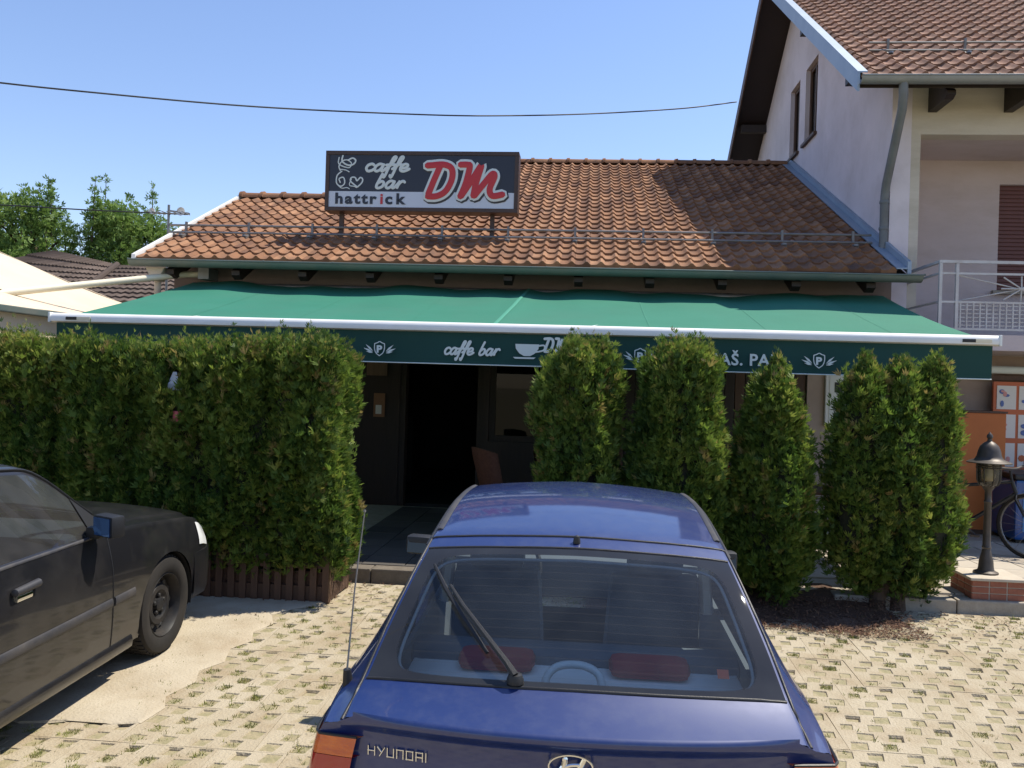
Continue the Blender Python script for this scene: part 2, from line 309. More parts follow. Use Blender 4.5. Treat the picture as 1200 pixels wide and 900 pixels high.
class MB:
    def __init__(s): s.v = []; s.f = []; s.m = []; s.uv = None
    def add(s, vs, fs, mi=0):
        b = len(s.v); s.v += [tuple(p) for p in vs]
        for f in fs: s.f.append([b + i for i in f]); s.m.append(mi)
    def box(s, c, d, rot=None, mi=0, tap=1.0):
        hx, hy, hz = d[0] / 2, d[1] / 2, d[2] / 2
        vs = [Vector((x * hx * (tap if z > 0 else 1), y * hy * (tap if z > 0 else 1), z * hz)) for z in (-1, 1) for y in (-1, 1) for x in (-1, 1)]
        if rot is not None:
            Rm = Euler(rot).to_matrix(); vs = [Rm @ v for v in vs]
        vs = [v + Vector(c) for v in vs]
        s.add(vs, [(0, 2, 3, 1), (4, 5, 7, 6), (0, 1, 5, 4), (2, 6, 7, 3), (0, 4, 6, 2), (1, 3, 7, 5)], mi)
    def bx(s, x0, x1, y0, y1, z0, z1, mi=0): s.box(((x0 + x1) / 2, (y0 + y1) / 2, (z0 + z1) / 2), (x1 - x0, y1 - y0, z1 - z0), mi=mi)
    def tube(s, pts, r, n=8, mi=0, caps=True, sq=None, close=False):
        """sq=(axis vector, factor): squash the cross-section along an axis"""
        pts = [Vector(p) for p in pts]; k = len(pts); rs = r if hasattr(r, '__len__') else [r] * k
        rings = []; nrm = None
        for i, p in enumerate(pts):
            if close: t = pts[(i + 1) % k] - pts[i - 1]
            else: t = pts[min(i + 1, k - 1)] - pts[max(i - 1, 0)]
            t.normalize()
            if nrm is None:
                a = Vector((0, 0, 1)) if abs(t.z) < 0.9 else Vector((1, 0, 0))
                nrm = (a - t * a.dot(t)).normalized()
            else:
                nrm = (nrm - t * nrm.dot(t))
                nrm = nrm.normalized() if nrm.length > 1e-6 else t.orthogonal().normalized()
            bn = t.cross(nrm); ring = []
            for j in range(n):
                a = 2 * math.pi * j / n
                o = (nrm * math.cos(a) + bn * math.sin(a)) * rs[i]
                if sq:
                    ax = Vector(sq[0]); o = o - ax * o.dot(ax) * (1 - sq[1])
                ring.append(p + o)
            rings.append(ring)
        vs = [v for ring in rings for v in ring]; fs = []
        for i in range(k if close else k - 1):
            for j in range(n):
                a = i * n + j; b = i * n + (j + 1) % n; i2 = (i + 1) % k
                fs.append((a, b, i2 * n + (j + 1) % n, i2 * n + j))
        if caps and not close:
            fs.append(tuple(range(n - 1, -1, -1))); fs.append(tuple((k - 1) * n + j for j in range(n)))
        s.add(vs, fs, mi)
    def lathe(s, prof, n=24, c=(0, 0, 0), axis='z', mi=0):
        vs = []; fs = []; k = len(prof)
        for (r, h) in prof:
            for j in range(n):
                a = 2 * math.pi * j / n; x, y = r * math.cos(a), r * math.sin(a)
                vs.append({'z': (x, y, h), 'x': (h, x, y), 'y': (x, h, y)}[axis])
        for i in range(k - 1):
            for j in range(n):
                a = i * n + j; b = i * n + (j + 1) % n
                fs.append((a, b, b + n, a + n) if axis != 'y' else (a, a + n, b + n, b))
        s.add([(v[0] + c[0], v[1] + c[1], v[2] + c[2]) for v in vs], fs, mi)
    def prism(s, poly, axis, a, b, mi=0):
        """extrude a 2D polygon along an axis ('x': (y,z), 'y': (x,z), 'z': (x,y))"""
        def P(p, h): return {'x': (h, p[0], p[1]), 'y': (p[0], h, p[1]), 'z': (p[0], p[1], h)}[axis]
        n = len(poly)
        vs = [P(p, a) for p in poly] + [P(p, b) for p in poly]
        fs = [tuple(range(n - 1, -1, -1)), tuple(range(n, 2 * n))] + [(i, (i + 1) % n, n + (i + 1) % n, n + i) for i in range(n)]
        s.add(vs, fs, mi)
    def grid(s, rows, mi=0, close_u=False):
        nr = len(rows); nc = len(rows[0]); vs = [p for r_ in rows for p in r_]; fs = []
        for i in range(nr - 1):
            for j in range(nc - 1): fs.append((i * nc + j, i * nc + j + 1, (i + 1) * nc + j + 1, (i + 1) * nc + j))
        s.add(vs, fs, mi)
    def mesh(s, name, mats, smooth=False, recalc=True, bevel=0):
        me = bpy.data.meshes.new(name)
        me.from_pydata(s.v, [], s.f)
        for m_ in (mats if isinstance(mats, (list, tuple)) else [mats]): me.materials.append(m_)
        if any(s.m): me.polygons.foreach_set('material_index', s.m)
        if recalc or bevel:
            import bmesh
            bm = bmesh.new(); bm.from_mesh(me)
            if bevel:
                ed = [e for e in bm.edges if len(e.link_faces) == 2 and e.calc_face_angle(0) > 0.6]
                bmesh.ops.bevel(bm, geom=ed, offset=bevel, segments=2, profile=0.6, affect='EDGES')
            bmesh.ops.recalc_face_normals(bm, faces=bm.faces[:]); bm.to_mesh(me); bm.free()
        if smooth:
            me.polygons.foreach_set('use_smooth', [True] * len(me.polygons))
            if smooth != 'all':
                me.set_sharp_from_angle(angle=R(smooth if smooth is not True else 40))
        me.update()
        return me
    def build(s, name, mats, parent=None, smooth=False, world=True, recalc=True, bevel=0):
        return link(name, s.mesh(name, mats, smooth, recalc, bevel), parent, world)

def set_tint(me, vals):
    a = me.attributes.new('tint', 'FLOAT', 'FACE')
    if np.isscalar(vals): vals = [vals] * len(me.polygons)
    a.data.foreach_set('value', np.asarray(vals, dtype=np.float32))

def crom(pts, n=8, close=False):
    """Catmull-Rom through points"""
    P = [Vector(p) for p in pts]; k = len(P); out = []
    for i in range(k if close else k - 1):
        g = (lambda j: P[j % k]) if close else (lambda j: P[max(0, min(k - 1, j))])
        p0, p1, p2, p3 = g(i - 1), g(i), g(i + 1), g(i + 2)
        for q in range(n):
            t = q / n
            out.append(0.5 * ((2 * p1) + (p2 - p0) * t + (2 * p0 - 5 * p1 + 4 * p2 - p3) * t * t + (3 * p1 - p0 - 3 * p2 + p3) * t ** 3))
    if not close: out.append(P[-1])
    return out

def np_mesh(name, V, Q, material, tint=None, smooth=False):
    """fast quad mesh from numpy: V (n,3), Q (m,4)"""
    me = bpy.data.meshes.new(name)
    V = np.ascontiguousarray(V, dtype=np.float32); Q = np.ascontiguousarray(Q, dtype=np.int32)
    me.vertices.add(len(V)); me.vertices.foreach_set('co', V.ravel())
    me.loops.add(Q.size); me.loops.foreach_set('vertex_index', Q.ravel())
    me.polygons.add(len(Q)); me.polygons.foreach_set('loop_start', np.arange(0, Q.size, 4, dtype=np.int32))
    me.materials.append(material)
    me.update(calc_edges=True)
    if tint is not None: set_tint(me, tint)
    return me

def text_mesh(name, body, size, material, shear=0.0, bold=0.0, extrude=0.002, spacing=1.0, xs=1.0):
    """lettering standing in the XZ plane, read from -Y"""
    cu = bpy.data.curves.new(name, 'FONT'); cu.body = body; cu.size = size; cu.shear = shear
    cu.offset = bold; cu.extrude = extrude; cu.space_character = spacing; cu.resolution_u = 3
    ob = bpy.data.objects.new(name + "_tmp", cu); COL.objects.link(ob)
    dg = bpy.context.evaluated_depsgraph_get()
    me = bpy.data.meshes.new_from_object(ob.evaluated_get(dg))
    bpy.data.objects.remove(ob); bpy.data.curves.remove(cu)
    me.transform(Matrix.Diagonal((xs, 1, 1, 1))); me.transform(Matrix.Rotation(R(90), 4, 'X'))
    me.materials.clear(); me.materials.append(material); me.name = name
    return me

def dup(o, parent=None, **kw):
    c = o.copy(); COL.objects.link(c)
    if parent is not None: c.parent = parent
    for k, v in kw.items(): setattr(c, k, v)
    for ch in list(o.children): dup(ch, c)
    return c

def gz(y):
    """height of the parking ground: level by the cafe, falling gently towards the street"""
    return 0.0 if y >= 6.5 else (-0.04 * (6.5 - y) if y > -2 else -0.34)

# ------------------------------------------------------------------ ground
ys = [-400, -60, -2, 0.0, 2.0, 4.0, 6.5, 12, 60, 400, 1500]
xs = [-900, -60, -10, 0, 10, 60, 900]
mb = MB(); mb.grid([[(x, y, gz(y) - 0.016) for x in xs] for y in ys])
ground = mb.build('ground', M['soil']); tag(ground, kind='structure')

# grass-grid pavers: 0.40 x 0.533 m blocks with eight open cells
PX, PY, PT = 0.36, 0.46, 0.06
def paver_mesh(name, seed):
    rg = random.Random(seed); mb = MB(); tint = []
    g = 0.0010
    def rect(x0, x1, y0, y1): return [(x0, y0), (x1, y0), (x1, y1), (x0, y1)]
    base = 0.5 + rg.uniform(-0.2, 0.2)
    for j in range(4):
        y0, y1 = j * PY / 4, (j + 1) * PY / 4
        if j == 0: y0 += g
        if j == 3: y1 -= g
        cells = [(g, 0.135, 0.066), (0.135, 0.315, 0.225)] if j % 2 == 0 else [(0.045, 0.225, 0.135), (0.225, PX - g, 0.294)]
        solid = [(0.315, PX - g)] if j % 2 == 0 else [(g, 0.045)]
        for (a, b) in solid:
            mb.add([(x, y, 0) for x, y in rect(a, b, y0, y1)], [(0, 1, 2, 3)]); tint.append(base)
        for (a, b, cx) in cells:
            cy = (j + 0.5) * PY / 4; hx, hy = 0.045, 0.047; sk = 0.010
            q = [(cx - hx - sk, cy - hy), (cx + hx - sk, cy - hy), (cx + hx + sk, cy + hy), (cx - hx + sk, cy + hy)]
            kk = rg.uniform(.80, 1.0); q = [(cx + (x - cx) * kk + rg.uniform(-.005, .005), cy + (y - cy) * kk + rg.uniform(-.005, .005)) for x, y in q]
            # bevelled mouth of the cell
            o = rect(a, b, y0, y1); q2 = [(cx + (x - cx) * 0.84, cy + (y - cy) * 0.84) for x, y in q]
            vs = [(x, y, 0) for x, y in o] + [(x, y, 0) for x, y in q] + [(x, y, -0.012) for x, y in q2] + [(x, y, -0.035) for x, y in q2]
            fs = []
            for r_ in (0, 4, 8):
                for i in range(4): fs.append((r_ + i, r_ + (i + 1) % 4, r_ + 4 + (i + 1) % 4, r_ + 4 + i))
            mb.add(vs, fs); tint += [base + rg.uniform(-.06, .06) for _ in fs]
            if rg.random() < 0.9:                       # cell silted up to a varying level
                h = -rg.choice((.002, .004, .006, .009)); q3 = [(cx + (x - cx) * 0.93, cy + (y - cy) * 0.93) for x, y in q]
                mb.add([(x, y, h + rg.uniform(-.003, .002)) for x, y in q3] + [(cx, cy, h + rg.uniform(-.002, .004))], [(0, 1, 4), (1, 2, 4), (2, 3, 4), (3, 0, 4)], 1); tint += [0.5] * 4
    c = [(g, g), (PX - g, g), (PX - g, PY - g), (g, PY - g)]
    vs = [(x, y, 0) for x, y in c] + [(x, y, -PT) for x, y in c]
    mb.add(vs, [(i, i + 4, (i + 1) % 4 + 4, (i + 1) % 4) for i in range(4)]); tint += [base] * 4
    me = mb.mesh(name, [M['paver'], M['soil']], recalc=False)
    set_tint(me, np.clip(tint, 0, 1)); return me
PAV = [paver_mesh('paver', i) for i in range(12)]
slots = []
for j in range(-10, 14):
    for i in range(-20, 21):
        x = i * PX + (PX / 2 if j % 2 else 0); y = 7.40 - (14 - j) * PY
        slots.append((x, y))
near = [s for s in slots if 3.1 < s[1] and -3.4 < s[0] < 5.0]
far = [s for s in slots if s not in set(near)]
for k, (x, y) in enumerate(near):
    o = link('paver', PAV[(k * 7 + k // 5) % 12], ground, world=False)
    o.location = (x, y, gz(y) + random.uniform(-0.001, 0.001))
    tl = math.atan2(gz(y + PY) - gz(y), PY)
    o.rotation_euler = (tl + R(random.uniform(-0.2, 0.2)), R(random.uniform(-0.2, 0.2)), R(random.uniform(-0.3, 0.3)))
Vs, Fs, Ts = [], [], []
cnt = 0
for k, (x, y) in enumerate(far):
    me = PAV[(k * 7 + k // 5) % 12]; n = len(me.vertices)
    co = np.empty(n * 3); me.vertices.foreach_get('co', co); co = co.reshape(-1, 3)
    tl = (gz(y + PY) - gz(y)) / PY
    co = co + np.array([x, y, gz(y)]); co[:, 2] += (co[:, 1] - y) * tl
    Vs.append(co); q = np.array([(tuple(p.vertices) + (p.vertices[0],))[:4] if len(p.vertices) == 4 else (-1,) * 4 for p in me.polygons]); ok = q[:, 0] >= 0; Fs.append(q[ok] + cnt); cnt += n
    t = np.empty(len(me.polygons)); me.attributes['tint'].data.foreach_get('value', t); Ts.append(t[ok])
o = link('distant_pavers', np_mesh('distant_pavers', np.vstack(Vs), np.vstack(Fs), M['paver'], np.concatenate(Ts)), ground, world=False)
tag(o, kind='stuff')

# worn concrete patch under the black sedan (jagged edge against the pavers)
edge = [(-2.95, 4.30), (-2.80, 4.33), (-2.62, 4.40), (-2.47, 4.36), (-2.33, 4.40), (-2.30, 4.60), (-2.37, 4.75), (-2.30, 4.98), (-2.36, 5.15), (-2.27, 5.32), (-2.33, 5.55),
        (-2.25, 5.72), (-2.31, 5.9), (-2.24, 6.1), (-2.33, 6.3), (-2.2, 6.48), (-2.02, 6.62), (-2.0, 7.0)]
mb = MB(); rows = []
for i, (x, y) in enumerate(edge):
    rows.append([(x, y, gz(y) + 0.001)] + [(x - 0.03 - (x + 7) * t, y, gz(y) + 0.010 + 0.004 * math.sin(i * 1.7 + t * 9)) for t in (0, 0.05, 0.2, 0.5, 1.0)])
mb.grid(rows)
patch = mb.build('concrete_pavement', M['concrete'], smooth=True); tag(patch, kind='structure')

# terrace with kerb stones and slabs
mb = MB(); mb.bx(-9, 2.95, 7.62, 11.39, -0.1, 0.104); mb.bx(2.95, 14, 7.62, 11.6, -0.1, 0.104)
terrace = mb.build('terrace', M['kerb']); tag(terrace, kind='structure')
kx = -3.86
while kx < 8:
    if kx < 0.35 or kx > 2.1:
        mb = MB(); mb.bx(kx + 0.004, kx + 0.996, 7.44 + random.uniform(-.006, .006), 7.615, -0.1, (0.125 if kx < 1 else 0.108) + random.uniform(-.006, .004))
        mb.build('kerb_stone', M['kerb'] if kx > 1 else M['kerb_shade'], terrace, bevel=0.012)
    kx += 1.0
slab_me = []
M['slab_dark'] = tint_mat("dark_terrace_slabs", [(0, (0.055, 0.05, 0.048)), (1, (0.085, 0.077, 0.07))], 0.8, bump=0.2, bscale=80)  # darker tone for the slabs on the left part
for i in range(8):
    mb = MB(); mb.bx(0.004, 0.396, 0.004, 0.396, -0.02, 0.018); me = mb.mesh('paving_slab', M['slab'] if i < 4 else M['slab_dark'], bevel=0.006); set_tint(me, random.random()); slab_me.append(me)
k = 0
for i in range(-6, 13):
    for j in range(0, 9):
        x, y = i * 0.4, 7.63 + j * 0.4
        if 0.1 < x + .2 < 2.4 and y < 8.0: continue
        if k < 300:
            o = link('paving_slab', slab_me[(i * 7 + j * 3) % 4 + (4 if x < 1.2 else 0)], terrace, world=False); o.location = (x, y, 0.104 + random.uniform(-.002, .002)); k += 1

# needle-covered bed under the shrubs
mb = MB(); rows = []
for j in range(9):
    y = 6.72 + j * 0.13
    row = []
    for i in range(18):
        x = 0.05 + i * 0.148
        w = 0.18 * math.sin(i * 1.3) + 0.1 * math.sin(i * 3.1)
        h = 0.07 * min(1, max(0, (y - 6.85 - w * 0.4) / 0.5)) * (0.6 + 0.4 * math.sin(i * 0.9 + j)) * min(1, max(0, (17 - i) / 3)) + 0.004 if j else -0.01
        row.append((x, y + (w if j < 4 else 0) * (1 - j / 4 if j < 4 else 0), h + (0.05 if j > 5 and i < 17 else 0)))
    rows.append(row)
mb.grid(rows); bed = mb.build('soil_bed', M['litter_soil'], smooth='all'); tag(bed, kind='structure')

# ------------------------------------------------------------------ cafe building
SL = 0.457                                  # roof slope (rise over run)
RA = math.atan(SL)
EY, EZ = 10.80, 3.31                        # eave edge
cafe = thing('cafe_building', 'low cafe with orange clay tile roof behind the green awning', 'cafe', (-1.1, 11.4, 0))
X0, X1 = -6.0, 3.86
XS = -2.7                                   # west of this the ridge is lower
RY1, RY2 = 14.15, 17.35
mb = MB()
WY, WT = 11.4, 0.25
def wbox(x0, x1, z0, z1): mb.bx(x0, x1, WY, WY + WT, z0, z1)
wbox(2.86, 3.88, 0.08, 2.32)
mb.bx(-5.75, -5.5, WY + WT, 17, 0, 3.3); mb.bx(-5.5, 3.88, 17, 17.25, 0, 3.3)
mb.bx(-5.5, 3.88, WY + WT, 17, 2.9, 3.0)
mb.build('wall', M['cafe_wall'], cafe)
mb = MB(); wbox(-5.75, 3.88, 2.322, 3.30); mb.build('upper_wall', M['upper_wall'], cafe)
mb = MB(); wbox(-5.75, -2.52, 0.08, 2.32); wbox(-1.38, -1.30, 0.08, 2.32); wbox(-1.30, -0.42, 0.08, 1.02); mb.build('dark_front', M['wood_dark'], cafe)
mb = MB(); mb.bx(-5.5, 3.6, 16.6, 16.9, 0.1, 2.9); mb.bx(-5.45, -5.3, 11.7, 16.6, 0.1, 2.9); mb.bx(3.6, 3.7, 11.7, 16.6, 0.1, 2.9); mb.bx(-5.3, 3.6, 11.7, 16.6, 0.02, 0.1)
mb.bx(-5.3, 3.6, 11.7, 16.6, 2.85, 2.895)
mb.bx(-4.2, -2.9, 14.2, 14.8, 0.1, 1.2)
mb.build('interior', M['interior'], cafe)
# window left of the first shrub
mb = MB()
for (a, b, c, d) in ((-1.30, -1.22, 1.02, 2.32), (-0.50, -0.42, 1.02, 2.32), (-1.22, -0.50, 1.02, 1.10), (-1.22, -0.50, 2.24, 2.32)): mb.bx(a, b, WY + 0.06, WY + 0.14, c, d)
win = mb.build('window_frame', M['wood_dark'], cafe)
mb = MB(); mb.bx(-1.22, -0.50, WY + 0.095, WY + 0.103, 1.10, 2.24); mb.build('pane', M['glass_dark'], win)
mb = MB()
for (a, b) in ((-2.52, -2.44), (-1.46, -1.38)): mb.bx(a, b, WY + 0.02, WY + 0.2, 0.10, 2.32)
mb.bx(-2.44, -1.46, WY + 0.02, WY + 0.2, 2.25, 2.32)
mb.build('door_frame', M['wood_dark'], cafe)
# dark timber cladding with vertical boards
mb = MB(); mb.bx(-0.42, 2.86, WY + 0.06, WY + 0.2, 0.08, 2.32); clad = mb.build('cladding', M['wood_dark'], cafe)
pm = []
for i in range(3):
    mb = MB(); mb.bx(0.004, 0.126, 0, 0.03, 0.0, 2.2); pm.append(mb.mesh('plank', M['wood_dark'] if i else M['wood_brown'], bevel=0.006))
for i in range(25):
    o = link('plank', pm[i % 3], clad, world=False); o.location = Vector((-0.40 + i * 0.13, WY + 0.03 + random.uniform(0, 0.006), 0.11)) - wloc(clad)
# plaster niche with the meter box, small boards beside the door
mb = MB(); mb.bx(3.08, 3.36, WY - 0.05, WY + 0.01, 1.38, 2.08)
fr = mb.build('meter_box', M['white_metal'], cafe, bevel=0.01)
mb = MB(); mb.bx(3.13, 3.31, WY - 0.058, WY - 0.049, 1.44, 2.02); mb.bx(3.19, 3.29, WY - 0.062, WY - 0.057, 1.82, 1.95, 1); mb.build('meter_door', [M['shelf'], M['black']], fr)
mb = MB(); mb.bx(-2.98, -2.70, WY - 0.03, WY - 0.004, 1.86, 2.06); mb.build('notice_board', M['wood_pale'], cafe)
mb = MB(); mb.bx(-2.87, -2.72, WY - 0.03, WY - 0.004, 1.30, 1.62); mb.build('notice_board', M['poster_brown'], cafe)
mb = MB(); mb.bx(-2.84, -2.76, WY - 0.034, WY - 0.031, 1.34, 1.46); mb.build('notice_board', M['poster_white'], cafe)

# roof deck
mb = MB()
def zroof(y): return EZ + SL * (y - EY)
th = 0.10
mb.prism([(EY, EZ - th), (RY1, zroof(RY1) - th), (RY1, zroof(RY1) - 0.03), (EY, EZ - 0.03)], 'x', X0, XS)
mb.prism([(EY, EZ - th), (RY2, zroof(RY2) - th), (RY2, zroof(RY2) - 0.03), (EY, EZ - 0.03)], 'x', XS, X1)
mb.prism([(RY1, zroof(RY1) - th), (17.3, zroof(RY1) - 1.6), (17.3, zroof(RY1) - 1.52), (RY1, zroof(RY1) - 0.03)], 'x', X0, XS)
mb.prism([(RY2, zroof(RY2) - th), (23.5, zroof(RY2) - 2.9), (23.5, zroof(RY2) - 2.8), (RY2, zroof(RY2) - 0.03)], 'x', XS, X1)
# gable infill between the two ridges and at the west end
mb.prism([(RY1, zroof(RY1) - 0.05), (RY2, zroof(RY2) - 0.05), (23.4, 3.3), (RY1, 3.3)], 'x', XS, XS + 0.12)
mb.prism([(11.5, 3.3), (RY1, zroof(RY1) - th), (17.0, 3.35)], 'x', -5.72, -5.6)
roof = mb.build('roof', M['deck'], cafe)
# rafter ends under the eave
for i in range(11):
    mb = MB(); x = -5.6 + i * 0.9
    mb.prism([(EY + 0.06, EZ - 0.13), (EY + 0.06, EZ - 0.19), (EY + 0.16, EZ - 0.24), (WY, EZ - 0.02 + 0.0), (WY, EZ + 0.15)], 'x', x, x + 0.11)
    mb.build('rafter_end', M['wood_dark'], roof)

def tile_shape(w, l):
    us = [0, 0.10, 0.30, 0.50, 0.62, 0.74, 0.86, 0.95, 1.02]
    hs = [0.012, 0.002, 0.0, 0.004, 0.022, 0.042, 0.037, 0.018, 0.008]
    vs = []; n = len(us)
    for (y, zo) in ((0.0, 0.032), (l * 0.5, 0.017), (l, 0.002)):
        vs += [(u * w, y + (0.008 * math.sin(u * math.pi) if y == 0 else 0), zo + h) for u, h in zip(us, hs)]
    vs += [(u * w, 0.004, -0.004) for u in us]
    fs = []
    for r_ in (0, n):
        for i in range(n - 1): fs.append((r_ + i, r_ + i + 1, r_ + n + i + 1, r_ + n + i))
    for i in range(n - 1): fs.append((3 * n + i, 3 * n + i + 1, i + 1, i))
    return vs, fs
def tiled_slope(parent, x0, x1, ey, ez, slope, length, w, expo, material, n_single, x_limit=None, tl=None, name='tile'):
    """rows of clay tiles from the eave upwards; the first n_single rows are single tiles, the rest one joined part"""
    an = math.atan(slope); vs, fs = tile_shape(w, expo * 1.13)
    variants = []
    for i in range(9):
        mb = MB(); mb.add(vs, fs); me = mb.mesh(name, material, smooth=35, recalc=False); set_tint(me, (i + 0.5) / 9); variants.append(me)
    V0 = np.array(vs); F0 = np.array(fs)
    Rm = np.array(Euler((an, 0, 0)).to_matrix())
    Vs, Fs, Ts, cnt, single = [], [], [], 0, 0
    nrow = int(length / expo); ncol = int((x1 - x0) / w)
    for r_ in range(nrow):
        for c in range(ncol):
            x = x0 + c * w
            if x_limit and not x_limit(x, r_ * expo): continue
            p = np.array([x + random.uniform(-.004, .004), ey + r_ * expo * math.cos(an), ez + r_ * expo * math.sin(an) + random.uniform(-.002, .003)])
            t = min(1, max(0, random.gauss(0.5, 0.24)))
            jz = random.uniform(-.018, .018)
            if r_ < n_single[0] and n_single[1] <= x < n_single[2] and single < 300:
                o = link(name, variants[int(t * 8.99)], parent, world=False)
                o.location = Vector(p) - wloc(parent); o.rotation_euler = (an, 0, jz); single += 1
            else:
                Vs.append(V0 @ Rm.T + p); Fs.append(F0 + cnt); cnt += len(V0); Ts.append(np.full(len(F0), t))
    me = np_mesh('upper_tiles', np.vstack(Vs), np.vstack(Fs), material, np.concatenate(Ts), smooth=True)
    me.polygons.foreach_set('use_smooth', [True] * len(me.polygons)); me.set_sharp_from_angle(angle=R(35))
    o = link('upper_tiles', me, parent); tag(o, kind='stuff')
TW = 0.186
sl_len = (RY2 - EY) / math.cos(RA)
len1 = (RY1 - EY) / math.cos(RA)
tiled_slope(roof, X0 + 0.04, X1 - 0.03, EY - 0.03, EZ - 0.015, SL, sl_len, TW, 0.272, M['tile'], (6, -6.0, 3.9), lambda x, s: s < len1 - 0.3 or x > XS)
# ridge caps
def ridge_caps(x0, x1, y, z, parent, material, step=0.36):
    mb = MB(); n = 9
    pr = [(0.115 * math.cos(math.pi * i / (n - 1)), 0.10 * math.sin(math.pi * i / (n - 1))) for i in range(n)]
    rows = [[(0, a * 1.06, b * 1.06 + 0.012) for a, b in pr], [(0.06, a * 1.10, b * 1.12 + 0.012) for a, b in pr], [(0.065, a, b) for a, b in pr], [(step + 0.03, a * 0.95, b * 0.95) for a, b in pr]]
    mb.grid(rows); mb.add([(0, a * 1.06, b * 1.06 + 0.012) for a, b in pr], [tuple(range(n))])
    ms = []
    for i in range(3):
        me = mb.mesh('ridge_tile', material, smooth=35); set_tint(me, 0.3 + 0.2 * i); ms.append(me)
    x = x0; i = 0
    while x < x1:
        o = link('ridge_tile', ms[(i * 5) % 3], parent, world=False); o.location = Vector((x, y, z)) - wloc(parent); x += step; i += 1
ridge_caps(X0 + 0.02, XS - 0.1, RY1 - 0.02, zroof(RY1) - 0.01, roof, M['tile'])
ridge_caps(XS, X1 - 0.1, RY2 - 0.02, zroof(RY2) - 0.01, roof, M['tile'])
# verge boards, flashing
mb = MB(); mb.prism([(EY - 0.05, EZ - 0.10), (RY1 + 0.02, zroof(RY1) - 0.08), (RY1 + 0.02, zroof(RY1) + 0.07), (EY - 0.05, EZ + 0.05)], 'x', X0 - 0.02, X0 + 0.03)
mb.build('verge_board', M['white_metal'], roof)
mb = MB(); mb.prism([(EY - 0.03, EZ - 0.02), (RY2, zroof(RY2) - 0.02), (RY2, zroof(RY2) + 0.15), (EY - 0.03, EZ + 0.13)], 'x', X1 - 0.01, X1 + 0.035)
mb.prism([(EY - 0.03, EZ + 0.035), (RY2, zroof(RY2) + 0.035), (RY2, zroof(RY2) + 0.05), (EY - 0.03, EZ + 0.05)], 'x', X1 - 0.14, X1 - 0.012)
mb.build('flashing', M['flash'], roof)
# gutter: half round
def gutter(x0, x1, y, z, r, material, parent, name='gutter', fall=0.0):
    mb = MB(); rows = []
    for x in np.linspace(x0, x1, 12):
        t = (x - x0) / (x1 - x0)
        ro = [(x, y + r * math.cos(a), z - fall * t + r * math.sin(a)) for a in np.linspace(math.pi, 2 * math.pi, 9)]
        ri = [(x, y + r * 0.93 * math.cos(a), z - fall * t + r * 0.93 * math.sin(a)) for a in np.linspace(2 * math.pi, math.pi, 9)]
        rows.append(ro + ri)
    mb.grid(rows)
    for i in (0, -1): mb.add(rows[i], [tuple(range(18))])
    for x in np.linspace(x0, x1, 12):
        t = (x - x0) / (x1 - x0)
        mb.tube([(x, y - r, z - fall * t + 0.004), (x + 0.02, y - r, z - fall * t + 0.004)], 0.012, 6)
    mb.tube([(x0, y - r, z), (x1, y - r, z - fall)], 0.011, 6)
    return mb.build(name, material, parent, smooth=45)
gutter(X0 - 0.02, 4.0, EY - 0.06, EZ - 0.03, 0.085, M['gutter'], cafe, fall=0.02)
# hopper and downpipe at the west corner
mb = MB(); mb.prism([(-5.86, 3.2), (-5.60, 3.2), (-5.69, 3.02), (-5.77, 3.02)], 'y', EY + 0.02, EY + 0.2)
mb.tube([(-5.73, EY + 0.11, 3.03), (-5.73, EY + 0.11, 2.86), (-5.73, WY - 0.05, 2.6), (-5.73, WY - 0.05, 0.15)], 0.045, 10)
mb.build('downpipe', M['plaster_front'], cafe, smooth=40)
# snow guard rails
def snow_rail(x0, x1, y, z, dz, parent, sp, material, slope):
    n = Vector((0, -slope, 1)).normalized(); up = Vector((0, 1, slope)).normalized(); b = Vector((0, y, z))
    mb = MB()
    for h, o in ((0.07, 0.0), (0.15, 0.09)):
        p = b + n * h + up * o
        mb.tube([(x0, p.y, p.z), (x1, p.y, p.z)], 0.016, 8)
    rail = mb.build('snow_rail', material, parent, smooth=40)
    mb = MB(); c = b
    mb.box(c + n * 0.10 + up * 0.05, (0.03, 0.03, 0.22), rot=(math.atan(slope) - 0.5, 0, 0)); mb.box(c + n * 0.045 - up * 0.07, (0.06, 0.17, 0.025), rot=(math.atan(slope), 0, 0))
    mb.lathe([(0, 0.0), (0.035, 0.0), (0.032, 0.025), (0, 0.03)], 10, c + n * 0.058 - up * 0.13)
    me = mb.mesh('rail_bracket', M['zinc'])
    x = x0 + 0.25
    while x < x1:
        o = link('rail_bracket', me, rail, world=False); o.location = Vector((x, 0, 0)) - wloc(rail); x += sp
snow_rail(X0 - 0.05, X1 - 0.12, 11.80, zroof(11.80), 0, cafe, 0.93, M['zinc'], SL)

# roof sign
sign = thing('roof_sign', 'black box sign with red initials standing on the cafe roof', 'sign', (-2.38, 11.78, 4.15))
SX0, SX1, SZ0, SZ1, SY = -3.74, -1.02, 4.155, 4.995, 11.70
mb = MB(); mb.bx(SX0 + .02, SX1 - .02, SY + 0.02, SY + 0.24, SZ0 + .02, SZ1 - .02); mb.build('box', M['sign_frame'], sign, bevel=0.01)
mb = MB(); f = 0.055
mb.bx(SX0, SX1, SY - 0.012, SY + 0.26, SZ1 - f, SZ1); mb.bx(SX0, SX1, SY - 0.012, SY + 0.26, SZ0, SZ0 + f)
mb.bx(SX0, SX0 + f, SY - 0.012, SY + 0.26, SZ0 + f, SZ1 - f); mb.bx(SX1 - f, SX1, SY - 0.012, SY + 0.26, SZ0 + f, SZ1 - f)
mb.build('frame', M['sign_frame'], sign, bevel=0.004)
mb = MB(); zmid = SZ0 + 0.275
